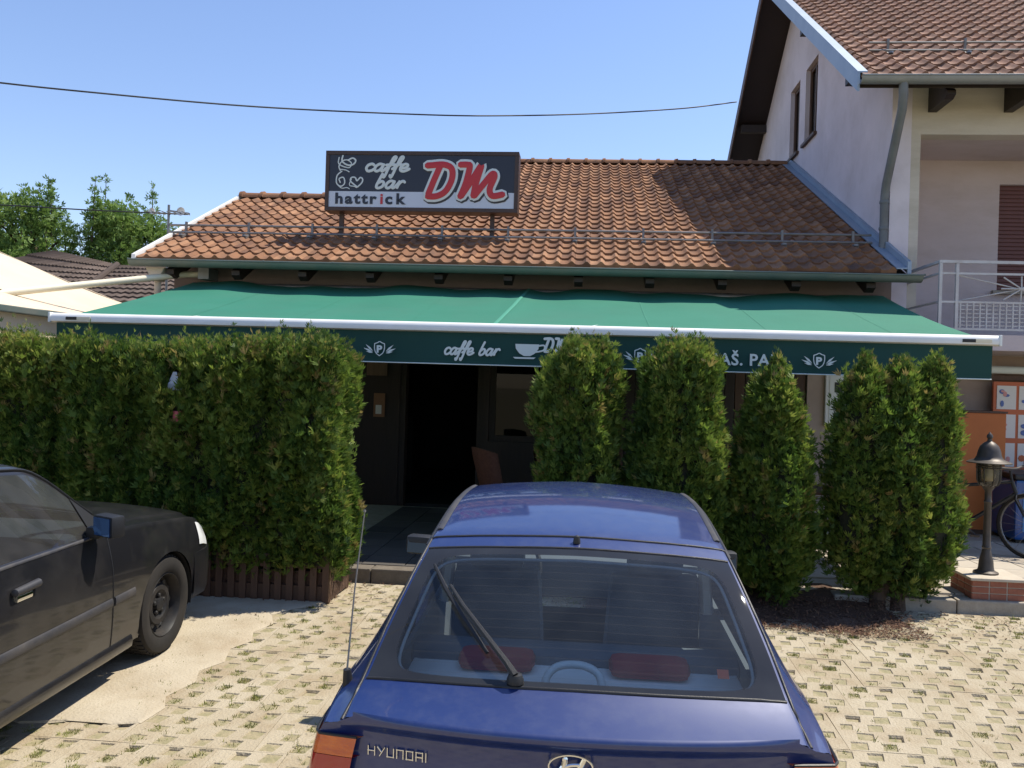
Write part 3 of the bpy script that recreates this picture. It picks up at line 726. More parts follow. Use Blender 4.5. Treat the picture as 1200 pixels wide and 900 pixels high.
mb.bx(SX0 + f, SX1 - f, SY, SY + 0.018, zmid, SZ1 - f); face = mb.build('face', M['sign_black'], sign)
mb = MB(); mb.bx(SX0 + f, SX1 - f, SY - 0.001, SY + 0.018, SZ0 + f, zmid - 0.001); strip = mb.build('face_strip', M['sign_white'], sign)
for x in (-3.58, -1.42):
    mb = MB(); mb.bx(x, x + 0.06, SY + 0.18, SY + 0.24, 3.75, SZ0 + 0.02); mb.build('post', M['sign_frame'], sign)
def strokes(name, polys, w, y, x0, z0, s, material, parent, flat=0.12, sx=1.0, n=6):
    """brush-like lettering: each polyline becomes a flattened raised stroke in the XZ plane"""
    mb = MB()
    for k, pl in enumerate(polys):
        ww = w
        if isinstance(pl, tuple): pl, ww = pl
        pts = [(x0 + p[0] * s * sx, y - 0.0004 * k, z0 + p[1] * s) for p in pl]
        pts = crom(pts, n) if len(pts) > 2 else [Vector(q) for q in pts]
        rr = [ww] * len(pts)
        d0 = (pts[0] - pts[1]).normalized(); d1 = (pts[-1] - pts[-2]).normalized()
        pts = [pts[0] + d0 * ww * 0.75] + pts + [pts[-1] + d1 * ww * 0.75]; rr = [ww * 0.5] + rr + [ww * 0.5]
        mb.tube(pts, rr, 8, sq=((0, 1, 0), flat))
    return mb.build(name, material, parent, smooth=50)
# script letters in unit boxes (x-height 0.5)
def L_c(x): return [[(x + .40, .40), (x + .28, .49), (x + .12, .42), (x + .06, .22), (x + .16, .03), (x + .32, .04), (x + .47, .18)]], .42
def L_a(x): return [[(x + .40, .44), (x + .22, .49), (x + .08, .34), (x + .06, .12), (x + .18, .01), (x + .33, .14), (x + .42, .46)], [(x + .42, .46), (x + .38, .14), (x + .44, .02), (x + .58, .16)]], .52
def L_f(x): return [[(x + .02, .16), (x + .20, .36), (x + .36, .80), (x + .36, .97), (x + .26, .92), (x + .20, .50), (x + .12, -.30), (x + .05, -.36), (x + .02, -.25)], [(x + .02, .42), (x + .40, .47)]], .34
def L_e(x): return [[(x + .06, .20), (x + .34, .28), (x + .36, .44), (x + .22, .49), (x + .08, .34), (x + .08, .12), (x + .20, .02), (x + .36, .06), (x + .50, .18)]], .45
def L_b(x): return [[(x + .20, .96), (x + .12, .50), (x + .08, .12), (x + .20, .01), (x + .38, .12), (x + .40, .36), (x + .28, .46), (x + .12, .34)]], .50
def L_r(x): return [[(x + .02, .14), (x + .14, .40), (x + .16, .50), (x + .12, .04)], [(x + .13, .20), (x + .22, .42), (x + .34, .48), (x + .42, .40)]], .48
def word(ws, x=0, sh=0.22):
    out = []
    for ch in ws:
        if ch == ' ': x += .40; continue
        pl, adv = {'c': L_c, 'a': L_a, 'f': L_f, 'e': L_e, 'b': L_b, 'r': L_r}[ch](x); x += adv
        out += [[(p[0] + sh * p[1], p[1]) for p in q] for q in pl]
    return out, x
fy = SY - 0.004
wd, _ = word('caffe'); strokes('lettering', wd, 0.0195, fy, SX0 + 0.55, 4.71, 0.21, M['sign_silver'], face, sx=1.42)
wd, _ = word('bar'); strokes('lettering', wd, 0.0195, fy, SX0 + 0.70, 4.475, 0.21, M['sign_silver'], face, sx=1.35)
# steam swirl, cup curl and heart
sw = [([(0.00, .98), (-.02, .80), (.12, .70), (.34, .66), (.40, .80), (.26, .90), (.10, .86), (.00, .70), (.05, .56)], .008),
      ([(.12, 1.04), (.10, .86), (.28, .74), (.46, .76), (.54, .88), (.44, .96), (.30, .90)], .011),
      ([(.10, .54), (-.05, .40), (-.06, .16), (.08, .06), (.20, .16), (.16, .34), (.02, .30), (.06, .18)], .009),
      ([(.04, .60), (.22, .58), (.34, .52)], .007), ([(.02, .06), (.12, .0), (.28, .02), (.36, -.02)], .006),
      ([(.42, .30), (.36, .10), (.52, .06), (.60, .02)], .007),
      ([(.62, .04), (.40, .22), (.42, .34), (.54, .34), (.60, .24), (.70, .34), (.78, .30), (.76, .18), (.62, .04)], .010)]
strokes('cup_emblem', sw, 0.008, fy, SX0 + 0.19, 4.47, 0.44, M['sign_silver'], face)
for (ch, c, m_) in (('hattr', 0, M['sign_black']), ('i', 5, M['sign_red']), ('c', 6, M['sign_black']), ('k', 7, M['sign_black'])):
    me = text_mesh('lettering', ch, 0.205, m_, bold=0.0075 if c != 5 else 0.005, extrude=0.003, spacing=1.24, xs=1.16)
    o = link('lettering', me, strip, world=False)
    o.location = Vector((SX0 + 0.145 + {0: 0, 5: 0.640, 6: 0.715, 7: 0.870}[c], SY - 0.005, SZ0 + 0.105)) - wloc(strip)
D_ = [[(.18, .88), (.50, .90), (.72, .80), (.74, .52), (.58, .20), (.34, .06), (.08, .05)], [(.40, .84), (.24, .46), (.10, .10)], [(.18, .88), (.05, .87)]]
M_ = [[(.96, .90), (1.16, .90), (1.22, .84), (1.12, .40), (.98, .05)], [(1.00, .06), (1.26, .45), (1.50, .84), (1.52, .82), (1.40, .40), (1.34, .07)], [(1.36, .07), (1.62, .40), (1.84, .66), (1.90, .58), (1.78, .26), (1.86, .08), (2.14, .12)]]
dm = D_ + M_
for nm, w, y, m_, dx, dz in (('initials_shadow', 0.088, SY - 0.004, M['sign_black'], 0.012, -0.012), ('initials_outline', 0.076, SY - 0.012, M['sign_silver'], 0, 0), ('initials', 0.043, SY - 0.020, M['sign_red'], 0, 0)):
    strokes(nm, dm, w, y, SX0 + 1.42 + dx, SZ0 + 0.185 + dz, 0.52, m_, face, flat=0.08, sx=0.98)

# ------------------------------------------------------------------ green awning
awn = thing('awning', 'long green canvas awning stretched over the cafe terrace', 'awning', (-0.85, 11.3, 2.37))
AX0, AX1, AYF, AYR, AZF, AZR = -5.42, 3.75, 8.32, 11.32, 2.335, 3.06
mb = MB(); nx, ny = 120, 24; rows = []
for j in range(ny + 1):
    v = j / ny; row = []
    for i in range(nx + 1):
        u = i / nx; x = AX0 + (AX1 - AX0) * u
        z = AZF + (AZR - AZF) * v
        sag = 0.035 * math.sin(math.pi * v) * (0.6 + 0.4 * math.sin(x * 1.9 + 0.5))
        fold = 0.022 * math.exp(-((x + 0.78 + 0.16 * (1 - v)) / 0.10) ** 2) * (0.35 + 0.65 * v)
        wr = 0.017 * math.sin(x * 5.2 + 1.5 * v) * v * v + 0.022 * math.sin(x * 2.3 + 0.8) * v + 0.006 * math.sin(x * 11 + 4 * v) * v ** 3 + 0.008 * math.sin(x * 1.7 - 3 * v)
        row.append((x, AYF + (AYR - AYF) * v, z - sag + fold + wr * 0.8))
    rows.append(row)
mb.grid(rows); can = mb.build('canopy', M['awning'], awn, smooth='all')
def canopy_z(x, v):
    j = v * ny; i = (x - AX0) / (AX1 - AX0) * nx; return rows[int(min(ny, round(j)))][int(min(nx, max(0, round(i))))]
mb = MB()
for x, w in ((-0.80, 0.022),):
    rr = []
    for j in range(ny + 1):
        p = canopy_z(x - 0.16 * (1 - j / ny), j / ny); xx = x - 0.16 * (1 - j / ny); rr.append([(xx - w, p[1], p[2] + 0.004), (xx, p[1], p[2] + 0.010), (xx + w, p[1], p[2] + 0.004)])
    mb.grid(rr)
mb.build('seam', M['awning_seam'], can, smooth='all')
for x in np.arange(AX0 + 1.2, AX1 - 0.5, 1.2):
    if abs(x + 0.9) < 0.5: continue
    mb = MB(); rr = []
    for j in range(ny + 1):
        p = canopy_z(x, j / ny); rr.append([(p[0] - 0.009, p[1], p[2] + 0.0015), (p[0], p[1], p[2] + 0.004), (p[0] + 0.009, p[1], p[2] + 0.0015)])
    mb.grid(rr); mb.build('seam', M['awning'], can, smooth='all')
# front rail: rounded profile with end caps
prof = [(8.23, 2.300), (8.225, 2.335), (8.235, 2.368), (8.265, 2.385), (8.305, 2.378), (8.33, 2.352), (8.335, 2.318), (8.32, 2.298), (8.27, 2.288)]
mb = MB(); mb.prism(prof, 'x', AX0 - 0.03, AX1 + 0.03)
bar = mb.build('front_bar', M['white_metal'], awn, smooth=60)
for x in (AX0 - 0.052, AX1 + 0.03):
    mb = MB(); mb.bx(x, x + 0.022, 8.222, 8.34, 2.286, 2.388); mb.build('end_cap', M['shelf'], bar, bevel=0.006)
for x, dx in ((AX0 + 0.14, 0.26), (AX1 - 0.30, 0.26)):
    mb = MB(); mb.bx(x, x + dx * 0.45, 8.2205, 8.229, 2.315, 2.345); mb.bx(x + dx * 0.45, x + dx, 8.2205, 8.229, 2.315, 2.345, 1); mb.build('maker_label', [M['black'], M['cream_metal']], bar)
# valance, slightly wavy
mb = MB(); rr = []
VZ0, VZ1, VY = 1.975, 2.290, 8.275
def vy(x, t): return VY + 0.014 * math.sin(x * 2.1) * t + 0.008 * math.sin(x * 6.0 + 1) * t
for j in range(7):
    t = j / 6; rr.append([(x, vy(x, t), VZ1 - (VZ1 - VZ0) * t) for x in np.linspace(AX0 + 0.01, AX1 - 0.01, 140)])
mb.grid(rr); val = mb.build('valance', M['valance'], awn, smooth='all')
mb = MB(); mb.tube([(x, vy(x, 1), VZ0 + 0.003) for x in np.linspace(AX0 + 0.01, AX1 - 0.01, 90)], 0.006, 6); mb.build('valance_hem', M['print'], val, smooth='all')
py = VY - 0.028
def shield(x, z, s):
    pl = [([(-.34, .36), (-.16, .42), (0, .50), (.16, .42), (.34, .36)], .030 * s), ([(-.34, .36), (-.34, .02), (-.24, -.26), (0, -.46)], .030 * s), ([(.34, .36), (.34, .02), (.24, -.26), (0, -.46)], .030 * s)]
    o = strokes('shield_logo', pl, 0.03 * s, py, x, z, s, M['print'], val, flat=0.06)
    mb = MB()
    for sg in (-1, 1):
        for (a0, a1, l, w) in ((-.16, .30, .52, .13), (-.22, .06, .68, .14), (-.28, -.16, .50, .11)):
            r0 = Vector((sg * .44, a0, 0)); e = Vector((sg * (.44 + l), a1, 0)); d = (e - r0); nrm = Vector((-d.y, d.x, 0)).normalized() * w * .5
            q = [r0, r0 + d * .45 + nrm, e, r0 + d * .45 - nrm]
            mb.prism([(x + p.x * s, z + p.y * s) for p in q], 'y', py - .0015, py + .0015)
    tag(mb.build('shield_wings', M['print'], o), kind='stuff')
    me = text_mesh('shield_letter', 'P', 0.66 * s, M['print'], bold=0.030 * s, extrude=0.002, xs=1.1)
    t = link('shield_letter', me, o, world=False); t.location = Vector((x - 0.21 * s, py, z - 0.23 * s)) - wloc(o)
for x in (-2.04, 0.50, 2.17): shield(x, 2.105, 0.145)
wd, wl = word('caffe bar', sh=0.30); strokes('lettering', wd, 0.0105, py, -1.405, 2.07, 0.135, M['print'], val, flat=0.1, sx=1.02)
CUP = 0.10
cup = [(-.80, .075), (-.57, .075), (-.575, .03), (-.61, -.015), (-.655, -.04), (-.715, -.04), (-.76, -.015), (-.795, .03)]
mb = MB(); mb.prism([(a + CUP, 2.115 + b) for a, b in cup][::-1], 'y', py - 0.002, py + 0.002); mb.prism([(-.82 + CUP, 2.063), (-.60 + CUP, 2.063), (-.62 + CUP, 2.047), (-.80 + CUP, 2.047)], 'y', py - 0.002, py + 0.002)
mb.build('cup_emblem', M['print'], val)
strokes('cup_handle', [[(-.575, .06), (-.52, .065), (-.525, .02), (-.60, .0)]], 0.008, py, CUP, 2.115, 1, M['print'], val, flat=0.2)
strokes('initials', [[(p[0] * 0.8, p[1]) for p in q] for q in dm], 0.013, py, -0.425, 2.115, 0.15, M['print'], val, flat=0.1)
me = text_mesh('lettering', 'BAŠ. PAN.', 0.155, M['print'], bold=0.0035, extrude=0.002, spacing=1.08)
o = link('lettering', me, val, world=False); o.location = Vector((1.155, py, 2.045)) - wloc(val)
# folding arms and roller under the canvas
for x, sg in ((-4.6, 1), (-1.4, -1), (-0.4, 1), (3.1, -1)):
    mb = MB(); el = (x + sg * 1.15, 9.9, 2.62)
    mb.tube([(x, 11.3, 2.86), el], 0.028, 8); mb.tube([el, (x + sg * 0.25, 8.36, 2.33)], 0.024, 8)
    mb.build('folding_arm', M['white_metal'], awn, smooth=40)
mb = MB(); mb.tube([(AX0 - 0.02, 11.30, 3.02), (AX1 + 0.02, 11.30, 3.02)], 0.045, 10); mb.build('roller', M['zinc'], awn, smooth=40)

# ------------------------------------------------------------------ two-storey house on the right
house = thing('house', 'two storey lilac house with tiled gable roof right of the cafe', 'house', (4.0, 11.6, 0))
HX, HF, HB = 3.9, 11.62, 22.7
AP_Y, AP_Z = 17.16, 9.86
HS = 0.66
def htop(y): return AP_Z - 0.16 - HS * abs(y - AP_Y)
gops = [(15.47, 16.31, 6.42, 7.80), (16.75, 17.51, 6.42, 7.80)]
mb = MB()
def poly_wall(c0, c1):
    # below the windows, beside them, above them
    ub = [HF, 15.47, 16.31, 16.75, AP_Y, 17.51, HB]
    for i in range(len(ub) - 1):
        a, b = ub[i], ub[i + 1]
        zlo = 5.5
        mb.prism([(a, 0), (b, 0), (b, zlo), (a, zlo)], 'x', c0, c1)
        if any(o[0] <= a + .01 and b <= o[1] + .01 for o in gops):
            mb.prism([(a, zlo), (b, zlo), (b, 6.42), (a, 6.42)], 'x', c0, c1)
            mb.prism([(a, 7.80), (b, 7.80), (b, htop(b)), (a, htop(a))], 'x', c0, c1)
        else:
            mb.prism([(a, zlo), (b, zlo), (b, max(zlo, htop(b))), (a, max(zlo, htop(a)))], 'x', c0, c1)
poly_wall(HX, HX + 0.25)
gable = mb.build('gable_wall', M['plaster'], house)
for (a, b, c, d) in gops:
    mb = MB(); w = 0.07
    for (p, q, r_, s) in ((a, a + w, c, d), (b - w, b, c, d), (a + w, b - w, c, c + w), (a + w, b - w, d - w, d), ((a + b) / 2 - 0.03, (a + b) / 2 + 0.03, c + w, d - w)): mb.bx(HX + 0.08, HX + 0.15, p, q, r_, s)
    fr = mb.build('window_frame', M['wood_brown'], house)
    mb = MB(); mb.bx(HX + 0.11, HX + 0.118, a + w, b - w, c + w, d - w); mb.build('pane', M['glass_dark'], fr)
    mb = MB(); mb.bx(HX - 0.06, HX + 0.09, a - 0.05, b + 0.05, c - 0.05, c); mb.build('sill', M['wood_brown'], fr)
    mb = MB(); mb.bx(HX + 0.30, HX + 0.32, a, b, c, d); mb.build('blind', M['interior'], fr)
# front: pilaster, lintel, loggia
mb = MB(); mb.bx(HX + 0.251, 4.27, HF, HF + 0.3, 0, 5.24); mb.bx(HX + 0.251, 12, HF, HF + 0.25, 5.241, 6.1)
mb.build('front_wall', M['plaster_front'], house)
mb = MB(); LB = 12.9
mb.bx(4.271, 12, HF + 0.252, LB, 5.24, 5.40)
mb.bx(4.15, 4.271, HF + 0.302, LB, 2.56, 5.239)
wx0, wx1, wz0, wz1 = 5.86, 7.0, 3.36, 4.90
mb.bx(4.271, wx0, LB, LB + 0.2, 2.56, 5.24); mb.bx(wx1, 12, LB, LB + 0.2, 2.56, 5.24); mb.bx(wx0, wx1, LB, LB + 0.2, 2.56, wz0); mb.bx(wx0, wx1, LB, LB + 0.2, wz1, 5.24)
mb.build('loggia_wall', M['plaster_pink'], house)
mb = MB(); mb.bx(wx0, wx1, LB + 0.09, LB + 0.12, wz0, wz1); sh = mb.build('roller_shutter', M['shutter'], house)
mb = MB(); mb.bx(wx0 + 0.01, wx1 - 0.01, 0, 0.02, 0, 0.052); sme = mb.mesh('slat', M['shutter'], bevel=0.008)
for i in range(26):
    o = link('slat', sme, sh, world=False); o.location = Vector((0, LB + 0.072, wz0 + 0.02 + i * 0.058)) - wloc(sh)
mb = MB(); mb.bx(wx0 - 0.08, wx1 + 0.08, LB - 0.08, LB + 0.07, wz0 - 0.05, wz0 - 0.001); mb.build('sill', M['kerb'], house)
# ground floor front
mb = MB(); mb.bx(4.271, 5.3, HF + 0.001, HF + 0.25, 0, 2.36); mb.bx(5.3, 12, HF + 0.05, HF + 0.25, 0, 2.36); mb.build('ground_floor_wall', M['cafe_wall'], house)
# balcony slab and railing
mb = MB(); mb.bx(4.14, 12, 10.55, HF - 0.002, 2.37, 2.555); mb.bx(4.272, 12, HF + 0.001, LB, 2.40, 2.553); mb.build('balcony_slab', M['plaster_pink'], house)
mb = MB(); yb = 10.60
def bar_(x0, x1, z, r=0.012): mb.bx(x0, x1, yb - r, yb + r, z - r, z + r)
bar_(4.15, 9, 3.42, 0.017); bar_(4.19, 9, 3.28); bar_(4.19, 9, 2.94); bar_(4.19, 9, 2.62)
for x in (4.17, 4.36, 5.85, 7.3, 8.8): mb.bx(x - 0.017, x + 0.017, yb - 0.018, yb + 0.018, 2.555, 3.40)
for z, r in ((3.42, 0.017), (3.28, 0.012), (2.94, 0.012), (2.62, 0.012)): mb.bx(4.15, 4.15 + 2 * r, yb + 0.03, HF - 0.01, z - r, z + r)
rail = mb.build('balcony_railing', M['rail_grey'], house)
for cx in (5.10, 6.55, 8.05):
    mb = MB()
    for a in range(8):
        an = math.pi * a / 4; L1 = 0.15 if a % 2 == 0 else 0.19
        mb.tube([(cx, yb, 3.11), (cx + math.cos(an) * L1 * 1.5, yb + 0.003 * a, 3.11 + math.sin(an) * L1)], 0.009, 6)
    mb.tube([(cx - 0.74, yb + .03, 3.27), (cx, yb + .03, 3.11), (cx + 0.7, yb + .03, 3.27)], 0.008, 6); mb.tube([(cx - 0.74, yb + .04, 2.95), (cx, yb + .04, 3.11), (cx + 0.7, yb + .04, 2.95)], 0.008, 6)
    mb.build('star_ornament', M['rail_grey'], rail)
mb = MB()
for i in range(60):
    x = 4.40 + i * 0.075
    mb.bx(x, x + 0.016, yb - 0.008, yb - 0.002, 2.635, 2.928)
for i in range(6): mb.bx(4.38, 8.9, yb + 0.001, yb + 0.007, 2.66 + i * 0.047, 2.672 + i * 0.047)
o = mb.build('lattice_panel', M['rail_grey'], rail); tag(o, kind='stuff')
# roof
VX = 3.22
mb = MB(); eyf = 10.93; ezf = AP_Z - HS * (AP_Y - eyf); eyb = 23.4; ezb = AP_Z - HS * (eyb - AP_Y)
mb.prism([(eyf, ezf - 0.14), (AP_Y, AP_Z - 0.14), (AP_Y, AP_Z - 0.04), (eyf, ezf - 0.04)], 'x', VX + 0.03, 12)
mb.prism([(AP_Y, AP_Z - 0.14), (eyb, ezb - 0.14), (eyb, ezb - 0.04), (AP_Y, AP_Z - 0.04)], 'x', VX + 0.03, 12)
hroof = mb.build('roof', M['wood_dark'], house)
tiled_slope(hroof, VX + 0.05, 9.0, eyf - 0.04, ezf - 0.02, HS, (AP_Y - eyf) / math.cos(math.atan(HS)), 0.20, 0.262, M['tile_house'], (14, 3.0, 6.9))
mb = MB(); mb.prism([(AP_Y, AP_Z - 0.04), (eyb, ezb - 0.04), (eyb, ezb), (AP_Y, AP_Z)], 'x', VX + 0.03, 12); me = mb.mesh('rear_roof', M['tile_house']); set_tint(me, 0.4); link('rear_roof', me, hroof)
ridge_caps(VX, 9, AP_Y, AP_Z - 0.02, hroof, M['tile_house'])
mb = MB(); mb.prism([(eyf - 0.06, ezf - 0.20), (AP_Y, AP_Z - 0.16), (AP_Y, AP_Z + 0.06), (eyf - 0.06, ezf + 0.03)], 'x', VX, VX + 0.029)
mb.prism([(eyf - 0.06, ezf + 0.031), (AP_Y, AP_Z + 0.061), (AP_Y, AP_Z + 0.08), (eyf - 0.06, ezf + 0.05)], 'x', VX, VX + 0.12)
mb.build('front_verge', M['flash'], hroof)
mb = MB(); mb.prism([(AP_Y + 0.001, AP_Z - 0.22), (eyb, ezb - 0.22), (eyb, ezb + 0.04), (AP_Y + 0.001, AP_Z + 0.06)], 'x', VX, VX + 0.029); mb.build('rear_verge', M['wood_brown'], hroof)
# purlin ends under the gable overhang
for y in (11.75, 14.4, 19.9):
    mb = MB(); z = htop(y) - 0.02; mb.bx(VX + 0.12, HX, y - 0.07, y + 0.07, z - 0.17, z - 0.0); mb.build('purlin_end', M['wood_dark'], hroof)
for i in range(8):
    x = 4.35 + i * 0.95
    mb = MB(); mb.prism([(eyf + 0.10, ezf - 0.13), (eyf + 0.10, ezf - 0.18), (eyf + 0.18, ezf - 0.22), (HF, ezf - 0.22), (HF, ezf + 0.30)], 'x', x, x + 0.11)
    mb.build('rafter_end', M['wood_dark'], hroof)
gutter(VX + 0.02, 12, eyf - 0.10, ezf - 0.04, 0.085, M['gutter_house'], house)
mb = MB()
mb.tube([(3.76, eyf - 0.09, ezf - 0.10), (3.77, eyf - 0.07, ezf - 0.26), (3.79, eyf + 0.02, ezf - 0.40), (3.835, HF - 0.04, ezf - 1.18), (3.84, HF + 0.02, ezf - 1.32), (3.84, HF + 0.02, 3.7)], 0.055, 12)
for z in (ezf - 1.4, ezf - 1.75): mb.lathe([(0.062, -0.02), (0.066, 0), (0.062, 0.02)], 12, (3.84, HF + 0.02, z))
mb.build('downpipe', M['pipe_dark'], house, smooth=40)
snow_rail(VX + 0.45, 9, 11.95, AP_Z - HS * (AP_Y - 11.95) - 0.02, 0, house, 1.0, M['zinc'], HS)

# ------------------------------------------------------------------ vegetation
def unit(a): return a / np.maximum(1e-9, np.linalg.norm(a, axis=1, keepdims=True))
def sprays(P, D, L, nleaf=5, spread=0.62, wid=0.085, rng=RNG):
    """flat fans of narrow leaf blades; P base, D direction, L length per spray"""
    n = len(P)
    S = unit(np.cross(D, rng.normal(size=(n, 3)))); Nn = np.cross(D, S)
    Vs = []; Qs = []
    for k in range(nleaf):
        a = (k / max(1, nleaf - 1) - 0.5) * 2 * spread + rng.uniform(-.15, .15, n)
        d = D * np.cos(a)[:, None] + S * np.sin(a)[:, None]
        sd = np.cross(Nn, d)
        l = (L * rng.uniform(0.7, 1.15, n) * (1 - 0.25 * abs(k / max(1, nleaf - 1) - 0.5)))[:, None]
        off = Nn * (rng.uniform(-.12, .12, n)[:, None] * l)
        mid = P + d * l * 0.55 + off
        v = np.stack([P, mid + sd * l * wid, P + d * l, mid - sd * l * wid], 1)
        Vs.append(v)
    V = np.stack(Vs, 1).reshape(-1, 3)
    Q = np.arange(len(V)).reshape(-1, 4)
    return V, Q
def clump_noise(P, f, seed):
    ph = np.random.default_rng(seed).uniform(0, 6.28, (6, 3)); w = np.random.default_rng(seed + 1).normal(size=(6, 3)) * f
    s = np.zeros(len(P))
    for i in range(6): s += np.sin(P @ w[i] + ph[i, 0])
    return s / 6 ** 0.5 / 0.9
def thuja(name, surf, n, core, parent, lmin=0.05, lmax=0.10, seed=1, top=2.1, skip=None):
    """surf(n) -> points on the outline, outward normals; foliage is a broken shell of clumps over a core of dead twigs"""
    rng = np.random.default_rng(seed)
    nc = n // 16
    C, Nn = surf(nc, rng)
    rad = rng.uniform(0.03, 0.075, nc)
    out = clump_noise(C * np.array([1, 1, .5]), 10.0, seed) * 0.038 + clump_noise(C * np.array([1, 1, .5]), 26.0, seed + 5) * 0.026 + rng.normal(0, 0.022, nc) - 0.03
    C = C + Nn * out[:, None]
    ct = rng.normal(0.46, 0.17, nc) + 0.10 * clump_noise(C, 7.0, seed + 9)
    idx = np.repeat(np.arange(nc), 16)
    o = rng.normal(size=(len(idx), 3)); o = unit(o) * (rng.uniform(0, 1, len(idx)) ** 0.5 * rad[idx])[:, None]
    o[:, 2] *= 2.5; o[:, :2] *= 0.8
    P = C[idx] + o; N2 = Nn[idx]
    deep = rng.uniform(0, 1, len(idx)) ** 2 * 0.10
    P = P - N2 * deep[:, None]
    up = np.array([0, 0, 1.0])
    D = unit(N2 * rng.uniform(0.15, 0.8, (len(idx), 1)) + up * rng.uniform(0.35, 1.1, (len(idx), 1)) + rng.normal(0, 0.30, (len(idx), 3)))
    if skip is not None:
        k = ~skip(P); P, D, idx, deep = P[k], D[k], idx[k], deep[k]
    L = rng.uniform(lmin, lmax, len(P))
    L = L * np.where(P[:, 2] > top - 0.05, 0.7, 1.0)
    stray = (rng.uniform(0, 1, len(P)) < 0.004) & (deep < 0.02)          # unclipped shoots
    L = np.where(stray, L * 1.5, L)
    dry = rng.uniform(0, 1, nc) < 0.025; ct = np.where(dry, 0.97, ct)      # dried brown sprays
    V, Q = sprays(P, D, L, rng=rng)
    t = np.where(ct[idx] > 0.95, 0.97, np.clip(ct[idx] + rng.normal(0, 0.10, len(idx)), 0.02, 0.86))
    tip = (rng.uniform(0, 1, len(idx)) < 0.03 + 0.16 * np.clip((P[:, 2] - (top - 0.18)) / 0.18, 0, 1))
    t = np.where(tip, rng.uniform(0.8, 1.0, len(idx)), t)
    t = np.repeat(t, 5)
    return link(name, np_mesh(name, V, Q, M['thuja'], t), parent)

# --- long clipped hedge in a timber planter
hedge = thing('hedge', 'long clipped thuja hedge growing out of the slatted timber planter', 'hedge', (-4.2, 6.9, 0))
hx0, hx1, hy0, hy1, hz0, hz1 = -6.2, -1.96, 6.54, 7.22, 0.30, 2.035
def hedge_surf(n, rng):
    A = [(hx1 - hx0) * (hz1 - hz0), (hx1 - hx0) * (hy1 - hy0), (hy1 - hy0) * (hz1 - hz0) * 1.6, (hx1 - hx0) * (hz1 - hz0) * 0.12]
    w = np.array(A) / sum(A); f = rng.choice(4, n, p=w)
    u, v = rng.uniform(0, 1, n), rng.uniform(0, 1, n)
    x = hx0 + (hx1 - hx0) * u; z = hz0 + (hz1 - hz0) * v; y = hy0 + (hy1 - hy0) * v
    P = np.zeros((n, 3)); N_ = np.zeros((n, 3))
    for k, (p, nn) in enumerate(((np.stack([x, np.full(n, hy0), z], 1), (0, -1, 0)), (np.stack([x, y, np.full(n, hz1)], 1), (0, -.2, 1)),
                                 (np.stack([np.full(n, hx1), hy0 + (hy1 - hy0) * u, z], 1), (1, -.1, 0)), (np.stack([x, np.full(n, hy1), z], 1), (0, 1, 0)))):
        m_ = f == k; P[m_] = p[m_]; N_[m_] = nn
    # separate plants read as soft vertical columns; rounded shoulders; ragged foot
    cl = np.abs(np.sin(P[:, 0] * math.pi / 0.62 + 0.4 * np.sin(P[:, 0] * 2.1)))
    dep = 0.13 * (1 - cl) ** 2
    fr = (f == 0)
    P[fr, 1] += dep[fr]; P[f == 1, 2] -= 0.06 * (1 - cl[f == 1]) - 0.018 * np.sin(P[f == 1, 0] * 4.7) - 0.012 * (P[f == 1, 0] + 2)
    sh = np.clip((P[:, 2] - (hz1 - 0.22)) / 0.22, 0, 1) ** 2
    P[fr, 1] += 0.10 * sh[fr]; e = f == 2
    P[e, 0] -= 0.16 * sh[e] - 0.07 * np.sin(P[e, 2] * 3.4 + 0.3)
    lo = np.clip((hz0 + 0.35 - P[:, 2]) / 0.35, 0, 1)
    P[fr, 1] += 0.10 * lo[fr] ** 2
    N_ = unit(N_ + np.stack([np.zeros(n), -0.0 * sh, 0.5 * sh], 1))
    return P, N_
gap = lambda P: (((np.abs(P[:, 0] + 3.30) < 0.055) & (np.abs(P[:, 2] - 1.74) < 0.09)) | ((np.abs(P[:, 0] + 3.27) < 0.035) & (np.abs(P[:, 2] - 1.46) < 0.055))) & (P[:, 1] < 6.75)
thuja('foliage', hedge_surf, 92000, None, hedge, 0.040, 0.085, 3, 2.035, gap)
mb = MB(); rows = []
for j in range(12):
    v = j / 11; row = []
    for i in range(90):
        u = i / 89; x = hx0 + (hx1 - 0.12 - hx0) * u
        cl = abs(math.sin(x * math.pi / 0.62 + 0.4 * math.sin(x * 2.1)))
        row.append((x, hy0 + 0.10 + 0.12 * (1 - cl) ** 2 + 0.1 * max(0, (v - .85) / .15) ** 2 + random.uniform(0, 0.03), hz0 + 0.0 + (hz1 - 0.08 - hz0) * v))
    rows.append(row)
rows.append([(p[0], hy1 - 0.12, p[2]) for p in rows[-1]]); rows.append([(p[0], hy1 - 0.12, hz0) for p in rows[0]])
mb.grid(rows)
for s_ in (0, -1): mb.add([r_[s_] for r_ in rows], [tuple(range(len(rows)))])
mb.build('inner_branches', M['inner'], hedge, smooth='all')
for x in np.arange(-6.0, -1.9, 0.62):
    mb = MB(); mb.tube([(x + random.uniform(-.05, .05), 6.88, 0.10), (x, 6.9, 0.6), (x + .02, 6.88, 1.2)], [0.05, 0.035, 0.02], 7); mb.build('trunk', M['bark'], hedge)
